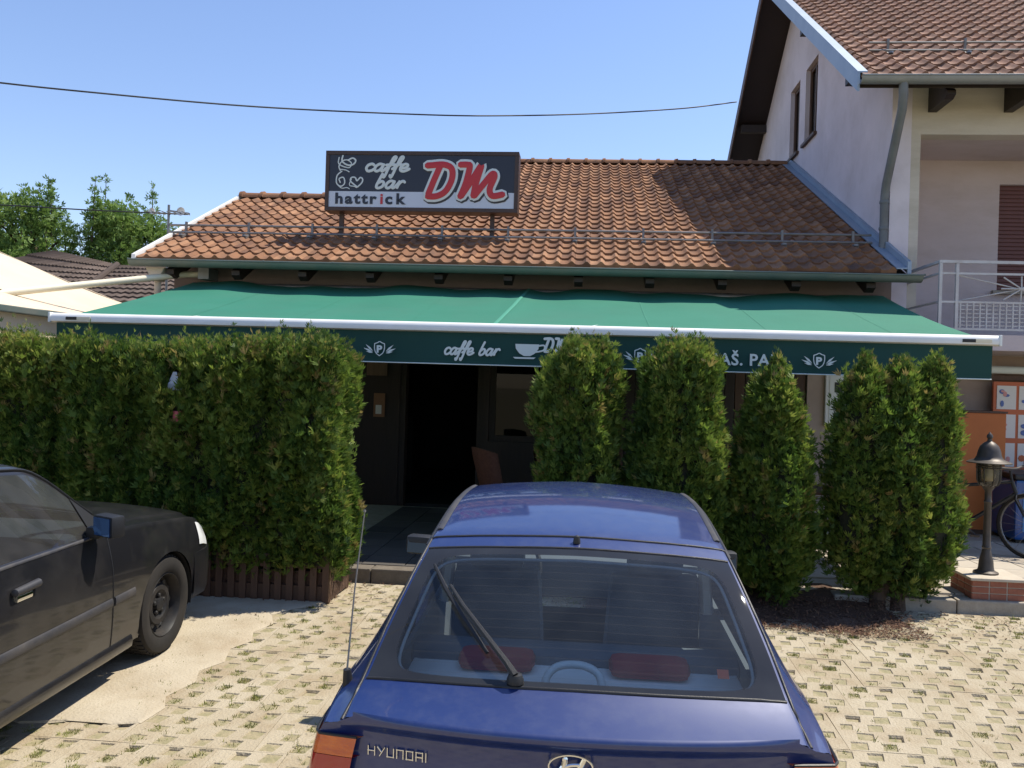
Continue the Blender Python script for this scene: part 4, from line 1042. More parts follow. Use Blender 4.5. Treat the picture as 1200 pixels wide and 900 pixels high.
# scraps showing through the gaps
mb = MB(); vs = [(-3.36, 6.60, 1.665), (-3.24, 6.61, 1.668), (-3.255, 6.585, 1.72), (-3.285, 6.60, 1.815), (-3.315, 6.60, 1.815), (-3.345, 6.58, 1.72)]
mb.add(vs, [(0, 1, 2, 5), (5, 2, 3, 4)]); o = mb.build('paper_scrap', M['pale_blue'])
tag(o, 'pale blue and white scrap showing through the hedge foliage', 'scrap')
mb = MB(); mb.lathe([(0, 0), (0.026, 0), (0.034, 0.05), (0.033, 0.085), (0, 0.085)], 12, (-3.27, 6.60, 1.415)); o = mb.build('plastic_cup', M['pink_cloth'], smooth=40)
tag(o, 'small pinkish red cup caught in the hedge below the pale scrap', 'cup')

planter = thing('planter', 'long dark slatted timber planter box at the foot of the hedge', 'planter', (-4.2, 6.9, 0))
mb = MB(); bx0, bx1, by0, by1 = -6.4, -2.0, 6.66, 7.26
mb.bx(bx0, bx1, by0 + 0.05, by1 - 0.05, 0.02, 0.24); mb.build('soil_fill', M['litter_soil'], planter)
mb = MB(); mb.bx(bx0, bx1, by0 + 0.022, by0 + 0.05, 0.0, 0.13); mb.bx(bx0, bx1, by0 + 0.022, by0 + 0.05, 0.27, 0.36)
mb.bx(bx0, bx1, by1 - 0.05, by1 - 0.02, 0, 0.36); mb.bx(bx1 - 0.05, bx1 - 0.022, by0 + 0.051, by1 - 0.051, 0.0, 0.13); mb.bx(bx1 - 0.05, bx1 - 0.022, by0 + 0.051, by1 - 0.051, 0.27, 0.36)
mb.build('board', M['wood_brown'], planter)
mb = MB(); mb.bx(-0.028, 0.028, 0, 0.021, 0.005, 0.375); sme = mb.mesh('slat', M['wood_brown'], bevel=0.004)
x = bx1 - 0.03
while x > bx0:
    o = link('slat', sme, planter, world=False); o.location = Vector((x + random.uniform(-.004, .004), by0, random.uniform(-.008, .008))) - wloc(planter); x -= 0.098
mb = MB(); mb.bx(0, 0.021, -0.03, 0.03, 0.005, 0.39); sm2 = mb.mesh('slat', M['wood_pale'], bevel=0.004)  # end slats in paler wood, sunlight put into their colour
for i in range(7):
    o = link('slat', sm2, planter, world=False); o.location = Vector((bx1 - 0.021, by0 + 0.05 + i * 0.083, random.uniform(-.02, .02))) - wloc(planter)

# --- free-standing clipped thujas
def column_thuja(x, y, ztop, prof, n, label, seed, lobes=None, zbot=0.12, trunks=((0, 0),)):
    t = thing('thuja_shrub', label, 'shrub', (x, y, 0.0), group='clipped thuja shrubs along the terrace edge')
    zb = [p[0] for p in prof]; rb = [p[1] for p in prof]
    lobes = lobes or [(0, 0, 1.0, ztop)]
    def surf(n, rng):
        k = rng.integers(0, len(lobes), n); lx = np.array([l[0] for l in lobes])[k]; ly = np.array([l[1] for l in lobes])[k]; ls = np.array([l[2] for l in lobes])[k]; lz = np.array([l[3] for l in lobes])[k]
        h = rng.uniform(0, 1, n) ** 0.9
        capm = rng.uniform(0, 1, n) < 0.12
        th = rng.uniform(0, 2 * math.pi, n); r = np.interp(h, zb, rb) * ls
        r = r * (1 + 0.07 * np.sin(3 * th + seed) + 0.05 * np.sin(h * 11 + th * 2 + seed))
        rr = np.where(capm, r * 0 + np.sqrt(rng.uniform(0, 1, n)) * rb[-1] * ls, r); h = np.where(capm, 1.0, h)
        P = np.stack([x + lx + rr * np.cos(th), y + ly + rr * np.sin(th), zbot + h * (lz - zbot)], 1)
        P[:, 2] += np.where(capm, 0.05 * (1 - (rr / (rb[-1] * ls + 1e-6)) ** 2), 0)
        Nn = np.stack([np.cos(th), np.sin(th), np.where(capm, 2.5, 0.15 + 0.5 * (h > .9))], 1)
        return P, unit(Nn)
    thuja('foliage', surf, int(n * 1.75), None, t, 0.040, 0.085, seed, ztop)
    mb = MB()
    for (lx, ly, ls, lz) in lobes:
        rings = []
        for i in range(14):
            h = i / 13; r = float(np.interp(h, zb, rb)) * ls
            rings.append([(x + lx + (r * 0.74 - 0.02) * math.cos(a) * (1 + .05 * math.sin(3 * a + h * 9)), y + ly + (r * 0.74 - 0.02) * math.sin(a), zbot + 0.10 + h * (lz - zbot - 0.20)) for a in np.linspace(0, 2 * math.pi, 21)])
        mb.grid(rings); mb.add(rings[-1][:-1], [tuple(range(20))]); mb.add(rings[0][:-1], [tuple(range(19, -1, -1))])
    mb.build('inner_branches', M['inner'], t, smooth=50)
    for (tx, ty) in trunks:
        mb = MB(); mb.tube([(x + tx, y + ty, -0.02), (x + tx * 0.9, y + ty, 0.25), (x + tx * .7, y + ty, 0.9)], [0.075, 0.055, 0.03], 9)
        mb.tube([(x + tx + .03, y + ty, 0.10), (x + tx + 0.10, y + ty - .03, 0.30), (x + tx + 0.16, y + ty - .03, 0.6)], [0.035, 0.028, 0.015], 7)
        mb.tube([(x + tx - .03, y + ty, 0.12), (x + tx - 0.11, y + ty, 0.34), (x + tx - 0.15, y + ty, 0.6)], [0.03, 0.024, 0.015], 7)
        mb.build('trunk', M['bark'], t, smooth=60)
    return t
pr_col = [(0, 0.20), (0.08, 0.345), (0.3, 0.365), (0.6, 0.345), (0.85, 0.325), (0.95, 0.29), (1, 0.22)]
column_thuja(-0.05, 7.40, 2.09, pr_col, 13500, 'narrow clipped thuja shrub nearest the dark cafe doorway, before the coffee cup print', 11)
pr_col2 = [(0, 0.20), (0.08, 0.37), (0.3, 0.395), (0.6, 0.385), (0.85, 0.345), (0.96, 0.31), (1, 0.24)]
column_thuja(0.79, 7.38, 2.10, pr_col2, 15500, 'flat topped clipped thuja shrub hiding the first letter of the awning slogan', 23)
pr_cone = [(0, 0.16), (0.08, 0.34), (0.25, 0.375), (0.5, 0.345), (0.75, 0.235), (0.92, 0.10), (1, 0.03)]
column_thuja(1.61, 7.42, 2.02, pr_cone, 12500, 'pointed thuja shrub with a conical top, right of the flat topped one', 37)
pr_wide = [(0, 0.10), (0.07, 0.25), (0.2, 0.30), (0.5, 0.295), (0.8, 0.235), (0.94, 0.17), (1, 0.09)]
column_thuja(2.585, 7.42, 2.07, pr_wide, 21000, 'wide triple thuja shrub with bare trunks showing, beside the brick lamp pedestal', 51,
             lobes=[(-0.24, 0.02, 1.0, 2.06), (0.06, -0.03, 0.92, 2.02), (0.30, 0.02, 0.86, 2.03)], zbot=0.20, trunks=((-0.10, 0.0), (0.08, 0.04)))

# --- grass in the paver cells, needles and dry leaves
n = 9000
gx = RNG.uniform(-3.3, 4.6, n * 3); gy = RNG.uniform(3.2, 7.3, n * 3)
P = []; rngh = np.random.default_rng(5)
for (x, y) in near:
    for j in range(4):
        for cx in ((0.066, 0.225) if j % 2 == 0 else (0.135, 0.294)):
            px, pyy = x + cx, y + (j + .5) * PY / 4
            dens = 0.5 + 0.5 * math.sin(px * 1.7 + 1.0) * math.sin(pyy * 2.3 + px)
            lush = (px < -0.6 and pyy < 6.4)
            q = rngh.uniform()
            k = 0
            if lush and q < 0.70: k = rngh.integers(8, 40)
            elif not lush and q < 0.16: k = rngh.integers(20, 60)
            elif q < 0.6: k = rngh.integers(2, 9)
            for _ in range(int(k)):
                P.append((px + rngh.normal(0, 0.026), pyy + rngh.normal(0, 0.026), gz(pyy) - 0.017))
P = np.array(P); D = unit(np.stack([RNG.normal(0, .5, len(P)), RNG.normal(0, .5, len(P)), np.full(len(P), 0.8)], 1))
V, Q = sprays(P, D, RNG.uniform(0.015, 0.045, len(P)), nleaf=3, spread=0.5, wid=0.07)
o = link('grass', np_mesh('grass', V, Q, M['grass'], np.repeat(np.clip(RNG.normal(0.5, 0.25, len(P)), 0, 1), 3))); tag(o, kind='stuff')
def flat_bits(P, L, wid, mname, name, tint, zl=0.25):
    D = unit(np.stack([RNG.normal(0, 1, len(P)), RNG.normal(0, 1, len(P)), RNG.normal(0.08, zl, len(P))], 1))
    S = unit(np.cross(D, np.array([0, 0, 1.0]) + RNG.normal(0, .25, (len(P), 3))))
    l = L[:, None]
    V = np.stack([P, P + D * l * .5 + S * l * wid, P + D * l, P + D * l * .5 - S * l * wid], 1).reshape(-1, 3)
    o = link(name, np_mesh(name, V, np.arange(len(V)).reshape(-1, 4), M[mname], tint)); tag(o, kind='stuff')
# under the shrubs, and drifting onto the pavers and along the planter
m1 = 14000; x = RNG.uniform(0.2, 2.62, m1); y = RNG.uniform(6.62, 7.5, m1) + 0.12 * np.sin(x * 2.2)
p1 = np.stack([x, y, 0.008 + 0.075 * np.clip((y - 6.85) / .5, 0, 1) + RNG.uniform(0, .015, m1)], 1)
m2 = 2600; x = RNG.uniform(-2.6, 4.4, m2); y = 7.40 - np.abs(RNG.normal(0, 0.55, m2)); k = (y > 3.8)
p2 = np.stack([x, y, np.array([gz(v) for v in y]) + 0.004 + RNG.uniform(0, 0.006, m2)], 1)[k]
P = np.vstack([p1, p2]); flat_bits(P, RNG.uniform(0.012, 0.038, len(P)), 0.16, 'litter', 'leaf_litter', np.clip(RNG.normal(0.45, 0.28, len(P)), 0, 1))

# --- deciduous trees behind
def tree(x, y, h, cr, n, label, seed, shoots=10, trunk_h=2.5):
    t = thing('tree', label, 'tree', (x, y, 0), group='trees rising behind the old roofs')
    rg = random.Random(seed); rng = np.random.default_rng(seed)
    mb = MB(); mb.tube([(x, y, -0.05), (x + rg.uniform(-.1, .1), y, trunk_h * .5), (x + rg.uniform(-.2, .2), y, trunk_h), (x, y, h * 0.7)], [0.2, 0.16, 0.13, 0.04], 9)
    C = []
    for i in range(38):
        a = rg.uniform(0, 6.28); zz = rg.uniform(trunk_h, h * 0.88); r = cr * rg.uniform(0.35, 1.0) * math.sin(math.pi * min(1, max(.12, (zz - trunk_h * .6) / (h - trunk_h * .6) * .9)))
        e = (x + r * math.cos(a), y + r * math.sin(a), zz)
        mb.tube([(x, y, max(trunk_h * .8, zz - 1.3)), (x + r * .55 * math.cos(a), y + r * .55 * math.sin(a), zz - .45), e], [0.06, 0.035, 0.012], 6); C.append((e, rg.uniform(.4, .8), 1.0))
    for i in range(shoots):
        a = rg.uniform(0, 6.28); r = cr * rg.uniform(.1, .85); z0 = h * rg.uniform(.58, .78); z1 = z0 + h * rg.uniform(.10, .26)
        b = (x + r * math.cos(a), y + r * math.sin(a), z0); e = (b[0] + rg.uniform(-.15, .15), b[1] + rg.uniform(-.15, .15), z1)
        mb.tube([b, e], [0.03, 0.008], 5)
        for q in range(5): C.append((tuple(b[k] + (e[k] - b[k]) * (q + 1) / 5 for k in range(3)), 0.32 - 0.045 * q, 0.55))
    mb.build('trunk', M['bark'], t, smooth=60)
    cen = np.array([c[0] for c in C]); rad = np.array([c[1] for c in C]); wt = np.array([c[1] ** 2 for c in C]); wt /= wt.sum()
    k = rng.choice(len(C), n, p=wt); o = unit(rng.normal(size=(n, 3))) * (rng.uniform(0, 1, n) ** .45 * rad[k])[:, None]; o[:, 2] *= .8
    P = cen[k] + o; D = unit(o + rng.normal(0, .25, (n, 3)) + np.array([0, 0, 0.25]))
    V, Q = sprays(P, D, rng.uniform(.09, .19, n), nleaf=3, spread=.8, wid=.17, rng=rng)
    tt = np.clip(rng.normal(.5, .15, len(C))[k] + rng.normal(0, .16, n), 0, 1)
    link('crown', np_mesh('crown', V, Q, M['leaf'], np.repeat(tt, 3)), t)
tree(-17.3, 25.2, 7.7, 2.3, 15000, 'bushy tree left of the other, behind the cream tent', 3, 26)
tree(-20.6, 26.5, 7.0, 2.5, 15000, 'dense tree cut by the left edge of the picture', 8, 10)
tree(-14.75, 26.5, 7.7, 1.7, 12000, 'upright tree with long thin shoots beside the aerial', 5, 26)

# ------------------------------------------------------------------ neighbours on the left
oldh = thing('old_house', 'old house with weathered dark brown tiled hip roof behind the tent', 'house', (-13.0, 21.0, 0))
mb = MB(); mb.bx(-16.6, -9.9, 20.6, 25, 0, 3.7); mb.build('wall', M['cafe_wall'], oldh)
def old_slope(parent, p0, p1, p2, p3, rows_n, name='roof'):
    """p0-p1 eave, p3-p2 ridge; stepped tile courses"""
    p0, p1, p2, p3 = map(Vector, (p0, p1, p2, p3)); nn = (p1 - p0).cross(p3 - p0).normalized()
    if nn.z < 0: nn = -nn
    mb = MB(); tint = []
    cols = 30
    for r_ in range(rows_n):
        a0, a1 = r_ / rows_n, (r_ + 1.12) / rows_n
        for c in range(cols):
            u0, u1 = c / cols, (c + 0.97) / cols
            def pt(u, a): return (p0.lerp(p1, u)).lerp(p3.lerp(p2, u), a)
            up = 0.05; jz = random.uniform(0, .012)
            m0 = (u0 + u1) / 2
            q = [pt(u0, a0) + nn * (up + jz), pt(m0, a0) + nn * (up + jz + .035), pt(u1, a0) + nn * (up + jz), pt(u1, a1) + nn * .01, pt(m0, a1) + nn * .04, pt(u0, a1) + nn * .01]
            lo = [pt(u0, a0) - nn * .0, pt(m0, a0), pt(u1, a0)]
            mb.add(q + lo, [(0, 1, 4, 5), (1, 2, 3, 4), (6, 7, 1, 0), (7, 8, 2, 1)]); t = min(1, max(0, random.gauss(.45, .22))); tint += [t] * 4
    me = mb.mesh(name, M['tile_old'], recalc=False); set_tint(me, tint); o = link(name, me, parent); return o
o = old_slope(oldh, (-16.9, 20.2, 3.5), (-9.6, 20.2, 3.5), (-10.1, 22.6, 4.72), (-13.05, 22.6, 4.72), 9, 'front_roof')
o = old_slope(oldh, (-19.6, 20.0, 3.3), (-12.75, 20.1, 3.55), (-13.0, 22.6, 4.73), (-15.0, 22.6, 5.1), 9, 'side_roof')
mb = MB(); mb.prism([(20.2, 3.38), (22.6, 4.66), (25.2, 3.5)], 'x', -16.9, -9.6); mb.build('roof_deck', M['deck'], oldh)
mb = MB(); mb.tube([(-13.0, 22.5, 4.77), (-12.75, 20.15, 3.62)], 0.08, 8); mb.build('hip_tiles', M['tile_old'], oldh)
mb = MB(); mb.tube([(-12.75, 20.1, 3.62), (-12.6, 20.0, 3.85)], 0.09, 8); mb.tube([(-12.55, 20.0, 3.72), (-12.35, 20.0, 3.9)], 0.07, 8); mb.build('vent_pipe', M['white_metal'], oldh)

tent = thing('tent', 'cream canvas canopy with a green grey gutter left of the awning', 'tent', (-8.0, 9.5, 0))
TX, TZ = -6.0, 2.46
kS = (3.61 - TZ) / (9.13 - 6.0) * 1.02
mb = MB(); rows = []
for j in range(9):
    y = 6.9 + j * 0.70; row = []
    for i in range(17):
        x = TX - i * 0.30; row.append((x, y, TZ + (TX - x) * kS - 0.05 * math.sin(math.pi * i / 16) + 0.012 * math.sin(j * 2.2 + i)))
    rows.append(row)
mb.grid(rows); mb.build('canopy', M['canvas'], tent, smooth='all')
mb = MB(); mb.prism([(rows[-1][i][0], rows[-1][i][2]) for i in (0, 8, 16)] + [(rows[-1][16][0], rows[-1][16][2] - .12), (TX, TZ - .12)], 'y', 12.51, 12.54); mb.build('far_trim', M['canvas'], tent)
mb = MB(); rr = []
for j in range(13):
    z = TZ - 0.06 - j * 0.19
    rr.append([(TX - 0.06 + 0.02 * math.sin(i * 1.9) * (j / 12), 6.9 + i * 0.28, z) for i in range(21)])
mb.grid(rr); mb.build('side_curtain', M['canvas'], tent, smooth='all')
mb = MB(); mb.bx(TX - 0.04, TX + 0.05, 6.8, 12.5, TZ - 0.075, TZ - 0.005); mb.build('gutter', M['gutter'], tent, bevel=0.01)
for y in (7.0, 12.4):
    mb = MB(); mb.bx(TX - .10, TX - 0.065, y - .04, y + .04, 0, TZ - .06); mb.build('post', M['cream_metal'], tent)
mb = MB(); mb.tube([(-5.25, 11.2, 3.165), (-5.47, 11.15, 3.15), (-6.56, 9.0, 2.64), (-6.9, 8.3, 2.48)], 0.043, 10)
o = mb.build('brace_tube', M['cream_metal'], smooth=50); tag(o, 'cream painted steel tube running from the cafe wall down to the tent', 'tube')
mb = MB(); mb.bx(-5.27, -5.12, 11.1, 11.4, 3.09, 3.24); mb.build('wall_bracket', M['gutter_house'], o)
mb = MB(); mb.bx(-6.66, -6.54, 8.9, 9.04, 2.59, 2.685); mb.build('clamp', M['wood_brown'], o)

# cables
def cable(name, pts, r, label):
    mb = MB(); mb.tube(crom(pts, 10), r, 6); o = mb.build(name, M['wire'], smooth=60); tag(o, label, 'cable')
cable('overhead_cable', [(-13.0, 10.16, 6.02), (-9.753, 12.109, 6.186), (-8.17, 13.059, 6.288), (-5.891, 14.428, 6.499), (-3.193, 16.048, 6.88), (-1.65, 16.975, 7.161), (0.05, 17.996, 7.534), (1.929, 19.125, 8.012), (3.22, 19.9, 8.415)], 0.014, 'black overhead cable sagging across the sky to the house gable')
cable('service_cable', [(-19.5, 19.5, 5.95), (-14.65, 20, 5.86), (-12, 20, 5.75), (-9.85, 20, 5.70), (-7.3, 14.2, 4.62)], 0.016, 'thin black cable running through the tree crowns to the aerial')
aer = thing('aerial', 'white and grey television aerial above the left roof verge', 'aerial', (-7.3, 14.2, 0))
mb = MB(); mb.tube([(-7.3, 14.2, 2.5), (-7.3, 14.2, 4.72)], 0.022, 8); mb.build('mast', M['zinc'], aer)
mb = MB(); mb.tube([(-7.65, 14.2, 4.58), (-6.95, 14.2, 4.56)], 0.014, 6)
for i in range(8): mb.tube([(-7.62 + i * .09, 14.05, 4.58), (-7.62 + i * .09, 14.35, 4.58)], 0.008, 5)
mb.build('boom', M['zinc'], aer)
for x, s_ in ((-7.58, .55), (-7.06, .75)):
    mb = MB(); mb.lathe([(0, 0.05), (0.05 * s_, 0.045), (0.09 * s_, 0.02), (0.10 * s_, 0)], 12, (x, 14.15, 4.60), 'y'); mb.build('reflector', M['white_metal'], aer, smooth=50)

# ------------------------------------------------------------------ lamp on its brick pedestal
ped = thing('lamp_pedestal', 'low square red brick pedestal with a stone cap under the lamp', 'pedestal', (3.49, 7.70, 0.12))
pxc, pyc, pw = 3.49, 7.70, 0.43
mb = MB(); mb.bx(pxc - pw / 2 + .006, pxc + pw / 2 - .006, pyc - pw / 2 + .006, pyc + pw / 2 - .006, 0.10, 0.267); mb.build('core', M['mortar'], ped)
mb = MB(); mb.box((0, 0, 0), (0.133, 0.07, 0.048)); bme = mb.mesh('brick', M['brick'], bevel=0.005)
for c in range(3):
    z = 0.136 + c * 0.0545
    for s_ in range(4):
        for i in range(3):
            off = (i - 1) * 0.143
            o = link('brick', bme, ped, world=False); ang = s_ * math.pi / 2
            v = Matrix.Rotation(ang, 3, 'Z') @ Vector((off, -(pw / 2 - 0.035), 0))
            o.location = Vector((pxc, pyc, z)) + v - wloc(ped); o.rotation_euler = (0, 0, ang + R(random.uniform(-.5, .5)))
mb = MB(); mb.bx(pxc - .232, pxc + .232, pyc - .232, pyc + .232, 0.268, 0.292); mb.build('cap', M['stone_cap'], ped, bevel=0.006)
lamp = thing('garden_lamp', 'dark metal garden lamp with a bell hood standing on the brick pedestal', 'lamp', (pxc - 0.01, pyc, 0.292))
lx, ly, lz = 0, 0, 0
mb = MB(); mb.lathe([(0, 0), (0.11, 0), (0.11, 0.015), (0.075, 0.03), (0.068, 0.05), (0.062, 0.12), (0.042, 0.20), (0.036, 0.23), (0.043, 0.245), (0.036, 0.26), (0.034, 0.40), (0.031, 0.66), (0.038, 0.672), (0.03, 0.69), (0.03, 0.77), (0.05, 0.80), (0.056, 0.82), (0, 0.82)], 16, (lx, ly, lz)); mb.build('post', M['lamp_metal'], lamp, smooth=35, world=False)
mb = MB(); mb.lathe([(0.05, 0.815), (0.085, 0.835), (0.10, 0.875), (0.104, 0.95), (0.10, 1.04)], 20, (lx, ly, lz)); mb.build('glass', M['lamp_glass'], lamp, smooth=60, world=False)
mb = MB()
for i in range(8):
    a = 2 * math.pi * i / 8; mb.tube([(lx + r_ * math.cos(a), ly + r_ * math.sin(a), lz + h) for r_, h in ((0.054, .815), (.09, .834), (.106, .875), (.110, .95), (.106, 1.04))], 0.006, 5)
for h, r_ in ((0.99, .11), (1.01, .109), (1.03, .108)): mb.tube([(lx + r_ * math.cos(a), ly + r_ * math.sin(a), lz + h) for a in np.linspace(0, 2 * math.pi, 24, endpoint=False)], 0.006, 5, close=True)
mb.build('cage', M['lamp_metal'], lamp, world=False)
mb = MB(); mb.lathe([(0, .86), (.045, .87), (.058, .91), (.05, .95), (.03, .985), (.02, 1.03)], 12, (lx, ly, lz)); mb.build('bulb', M['bulb'], lamp, smooth=60, world=False)
mb = MB(); mb.lathe([(0.155, 1.038), (0.196, 1.034), (0.197, 1.042), (0.16, 1.058), (0.125, 1.072), (0.108, 1.10), (0.098, 1.15), (0.08, 1.195), (0.05, 1.225), (0.022, 1.24), (0.018, 1.262), (0.028, 1.275), (0.026, 1.295), (0.010, 1.315), (0, 1.33)], 24, (lx, ly, lz)); mb.lathe([(0.197, 1.040), (0.12, 1.055), (0, 1.06)], 24, (lx, ly, lz)); mb.build('hood', M['lamp_metal'], lamp, smooth=40, world=False)

lamp.scale = (0.9, 0.9, 0.92)

# ------------------------------------------------------------------ shop things at the right
ob = thing('orange_board', 'tall plain orange panel standing behind the bicycle', 'panel', (4.95, 11.0, 0.12))
mb = MB(); mb.bx(4.10, 5.16, 11.0, 11.35, 0.122, 1.62); mb.build('panel', M['orange'], ob, bevel=0.008)
mb = MB(); mb.bx(4.09, 5.17, 10.985, 11.36, 1.621, 1.645); mb.bx(4.09, 5.17, 10.985, 11.0, 0.125, 0.18); mb.build('edge_trim', M['wood_brown'], ob)
ib = thing('menu_board', 'white and orange picture board of ice creams above the blue freezer', 'board', (5.75, 11.3, 0.9))
mb = MB(); mb.bx(5.18, 6.6, 11.40, 11.44, 0.90, 2.02); mb.build('backing', M['poster_red'], ib)
rg = random.Random(4)
for c in range(5):
    for r_ in range(3):
        x, z = 5.22 + c * 0.27, 0.94 + r_ * 0.365
        mb = MB(); mb.bx(x, x + 0.235, 11.392, 11.399, z, z + 0.30); pic = mb.build('picture', M['poster_white'], ib)
        mb = MB()
        for q in range(5):
            cx, cz = x + rg.uniform(.05, .18), z + rg.uniform(.06, .24); a, b = rg.uniform(.015, .045), rg.uniform(.015, .05)
            mb.prism([(cx + a * math.cos(t), cz + b * math.sin(t)) for t in np.linspace(0, 2 * math.pi, 9)[:-1]], 'y', 11.386 - q * .0006, 11.3915, rg.randrange(4))
        tag(mb.build('print', [M['poster_brown'], M['poster_blue'], M['poster_pink'], M['poster_red']], pic), kind='stuff')
mb = MB(); mb.tube([(5.10, 11.36, 2.17), (9, 11.36, 2.17)], 0.05, 10); o = mb.build('rolled_blind', M['print'], smooth=50); tag(o, 'pale green rolled blind under the balcony', 'blind')
mb = MB(); mb.bx(5.10, 9, 11.45, 11.5, 2.04, 2.10); mb.build('rail', M['wood_brown'], o)
fz = thing('ice_cream_freezer', 'deep blue chest freezer with a glowing light blue print', 'freezer', (5.5, 10.75, 0.12))
mb = MB(); mb.bx(5.02, 6.3, 10.42, 11.1, 0.16, 0.86); mb.build('body', M['freezer'], fz, bevel=0.03)
mb = MB(); mb.bx(5.0, 6.32, 10.40, 11.12, 0.865, 0.93); mb.build('lid', M['black'], fz, bevel=0.02)
mb = MB(); mb.bx(5.10, 6.2, 10.412, 10.419, 0.26, 0.74); mb.build('front_print', M['freezer_light'], fz)
for x in (5.1, 6.2):
    mb = MB(); mb.bx(x - .03, x + .03, 10.5, 11.0, 0.122, 0.16); mb.build('foot', M['black'], fz)

def wheel_bike(parent, c, d, r=0.33):
    """spoked wheel in the vertical plane through d"""
    d = Vector(d).normalized(); up = Vector((0, 0, 1)); ax = d.cross(up); c = Vector(c)
    mb = MB(); mb.tube([c + (d * math.cos(a) + up * math.sin(a)) * r for a in np.linspace(0, 2 * math.pi, 32, endpoint=False)], 0.02, 8, close=True); w = mb.build('wheel', M['rubber'], parent, smooth=60)
    mb = MB(); mb.tube([c + (d * math.cos(a) + up * math.sin(a)) * (r - .025) for a in np.linspace(0, 2 * math.pi, 32, endpoint=False)], 0.010, 6, close=True)
    for i in range(18):
        a = 2 * math.pi * i / 18; mb.tube([c + ax * (0.025 if i % 2 else -.025), c + (d * math.cos(a) + up * math.sin(a)) * (r - .025)], 0.002, 4, caps=False)
    mb.tube([c - ax * .05, c + ax * .05], 0.02, 8); mb.build('rim', M['zinc'], w, smooth=60)
bike = thing('bicycle', 'dark mountain bicycle leaning by the orange panel behind the lamp', 'bicycle', (4.1, 9.75, 0.12))
bd = Vector((0.86, -0.51, 0)).normalized(); ba = bd.cross(Vector((0, 0, 1)))
B0 = Vector((3.80, 9.95, 0.122))           # rear hub on the ground plan
def bp(f, z, s=0): return B0 + bd * f + Vector((0, 0, z)) + ba * s
rh, fh = bp(0, .345), bp(0.62 + .42, .345)
wheel_bike(bike, rh - bd * 0.0, bd); sd = (bd * math.cos(.35) + ba * math.sin(.35)); wheel_bike(bike, bp(1.04, .345), sd)
mb = MB(); bb, stp, hd, hd2 = bp(.42, .30), bp(.27, .76), bp(.86, .80), bp(.90, .68)
for a, b, r_ in ((bb, stp, .017), (bb, hd2, .021), (stp + Vector((0, 0, -.06)), hd, .018), (rh, bb, .011), (rh, stp - Vector((0, 0, .05)), .010), (hd, hd2, .021)): mb.tube([a, b], r_, 8)
for s_ in (-.05, .05): mb.tube([hd2, hd2 - Vector((0, 0, .06)) + ba * s_, bp(1.04, .345, s_)], .013, 7)
mb.tube([hd, bp(.84, .92)], .014, 7); mb.tube([stp, bp(.23, .90)], .013, 7); mb.build('frame', M['black'], bike, smooth=50)
mb = MB(); hb = bp(.88, .94); mb.tube(crom([hb - sd.cross(Vector((0, 0, 1))) * .30 - sd * .05 + Vector((0, 0, .02)), hb, hb + sd.cross(Vector((0, 0, 1))) * .30 - sd * .05 + Vector((0, 0, .02))], 5), .012, 7); mb.build('handlebar', M['lamp_metal'], bike, smooth=50)
mb = MB(); mb.tube([bp(.08, .93), bp(.18, .93), bp(.36, .915)], [.055, .06, .02], 10, sq=((0, 0, 1), .4)); mb.build('saddle', M['black'], bike, smooth=60)
mb = MB(); mb.lathe([(0, -.006), (.075, -.006), (.075, .006), (0, .006)], 20, (0, 0, 0), 'x'); mb.v = [tuple(bb + ba * (v[0] + .04) + bd * v[1] + Vector((0, 0, v[2]))) for v in mb.v]
for s_ in (1, -1): mb.tube([bb + ba * s_ * .05, bb + ba * s_ * .07 + bd * .12 * s_ - Vector((0, 0, .10 * s_))], .010, 6); mb.box(bb + ba * s_ * .12 + bd * .12 * s_ - Vector((0, 0, .10 * s_)), (.09, .06, .02), rot=(0, 0, math.atan2(bd.y, bd.x)))
mb.build('crankset', M['lamp_metal'], bike)

# ------------------------------------------------------------------ cafe tables and chairs under the awning
def make_table(x, y, label):
    t = thing('cafe_table', label, 'table', (x, y, 0.125), group='tables on the cafe terrace')
    mb = MB(); mb.bx(-.35, .35, -.35, .35, .70, .735); o = mb.build('tabletop', M['wood_brown'], t, world=False, bevel=.008)
    for sx in (-.29, .29):
        for sy in (-.29, .29):
            mb = MB(); mb.bx(sx - .02, sx + .02, sy - .02, sy + .02, 0, .699); mb.build('leg', M['black'], t, world=False)
    return t
def make_chair(x, y, rz, label, m_):
    t = thing('cafe_chair', label, 'chair', (x, y, 0.125), (0, 0, rz), group='chairs on the cafe terrace')
    mb = MB(); mb.box((0, 0, .43), (.46, .46, .05)); mb.build('seat', m_, t, world=False, bevel=.015)
    mb = MB(); rr = []
    for j in range(7):
        z = .46 + j * .075; rr.append([(.23 * math.sin(a) * (1 + .04 * j), .10 + .15 * math.cos(a) + .02 * j, z + (.05 * math.cos(a) if j == 6 else 0)) for a in np.linspace(-1.6, 1.6, 13)])
    mb.grid(rr); rr2 = [[(p[0] * .92, p[1] - .025, p[2]) for p in r_] for r_ in rr]; mb.grid(rr2); mb.grid([rr[-1], rr2[-1]]); mb.build('backrest', m_, t, smooth=50, world=False)
    for sx in (-.19, .19):
        for sy in (-.19, .19):
            mb = MB(); mb.tube([(sx, sy, .41), (sx * 1.08, sy * 1.08, 0)], .018, 7); mb.build('leg', M['black'], t, world=False)
    return t
make_table(2.35, 8.75, 'dark legged table seen between the pointed and the triple shrub')
make_chair(-0.90, 9.6, R(118), 'reddish rattan chair in front of the cafe doorway, above the blue roof', M['rattan'])
make_chair(1.35, 8.9, R(150), 'red plastic chair glimpsed between the flat topped and pointed shrubs', M['red_plastic'])
make_chair(-0.25, 9.7, R(20), 'rattan chair in the shade behind the narrow shrub', M['rattan'])

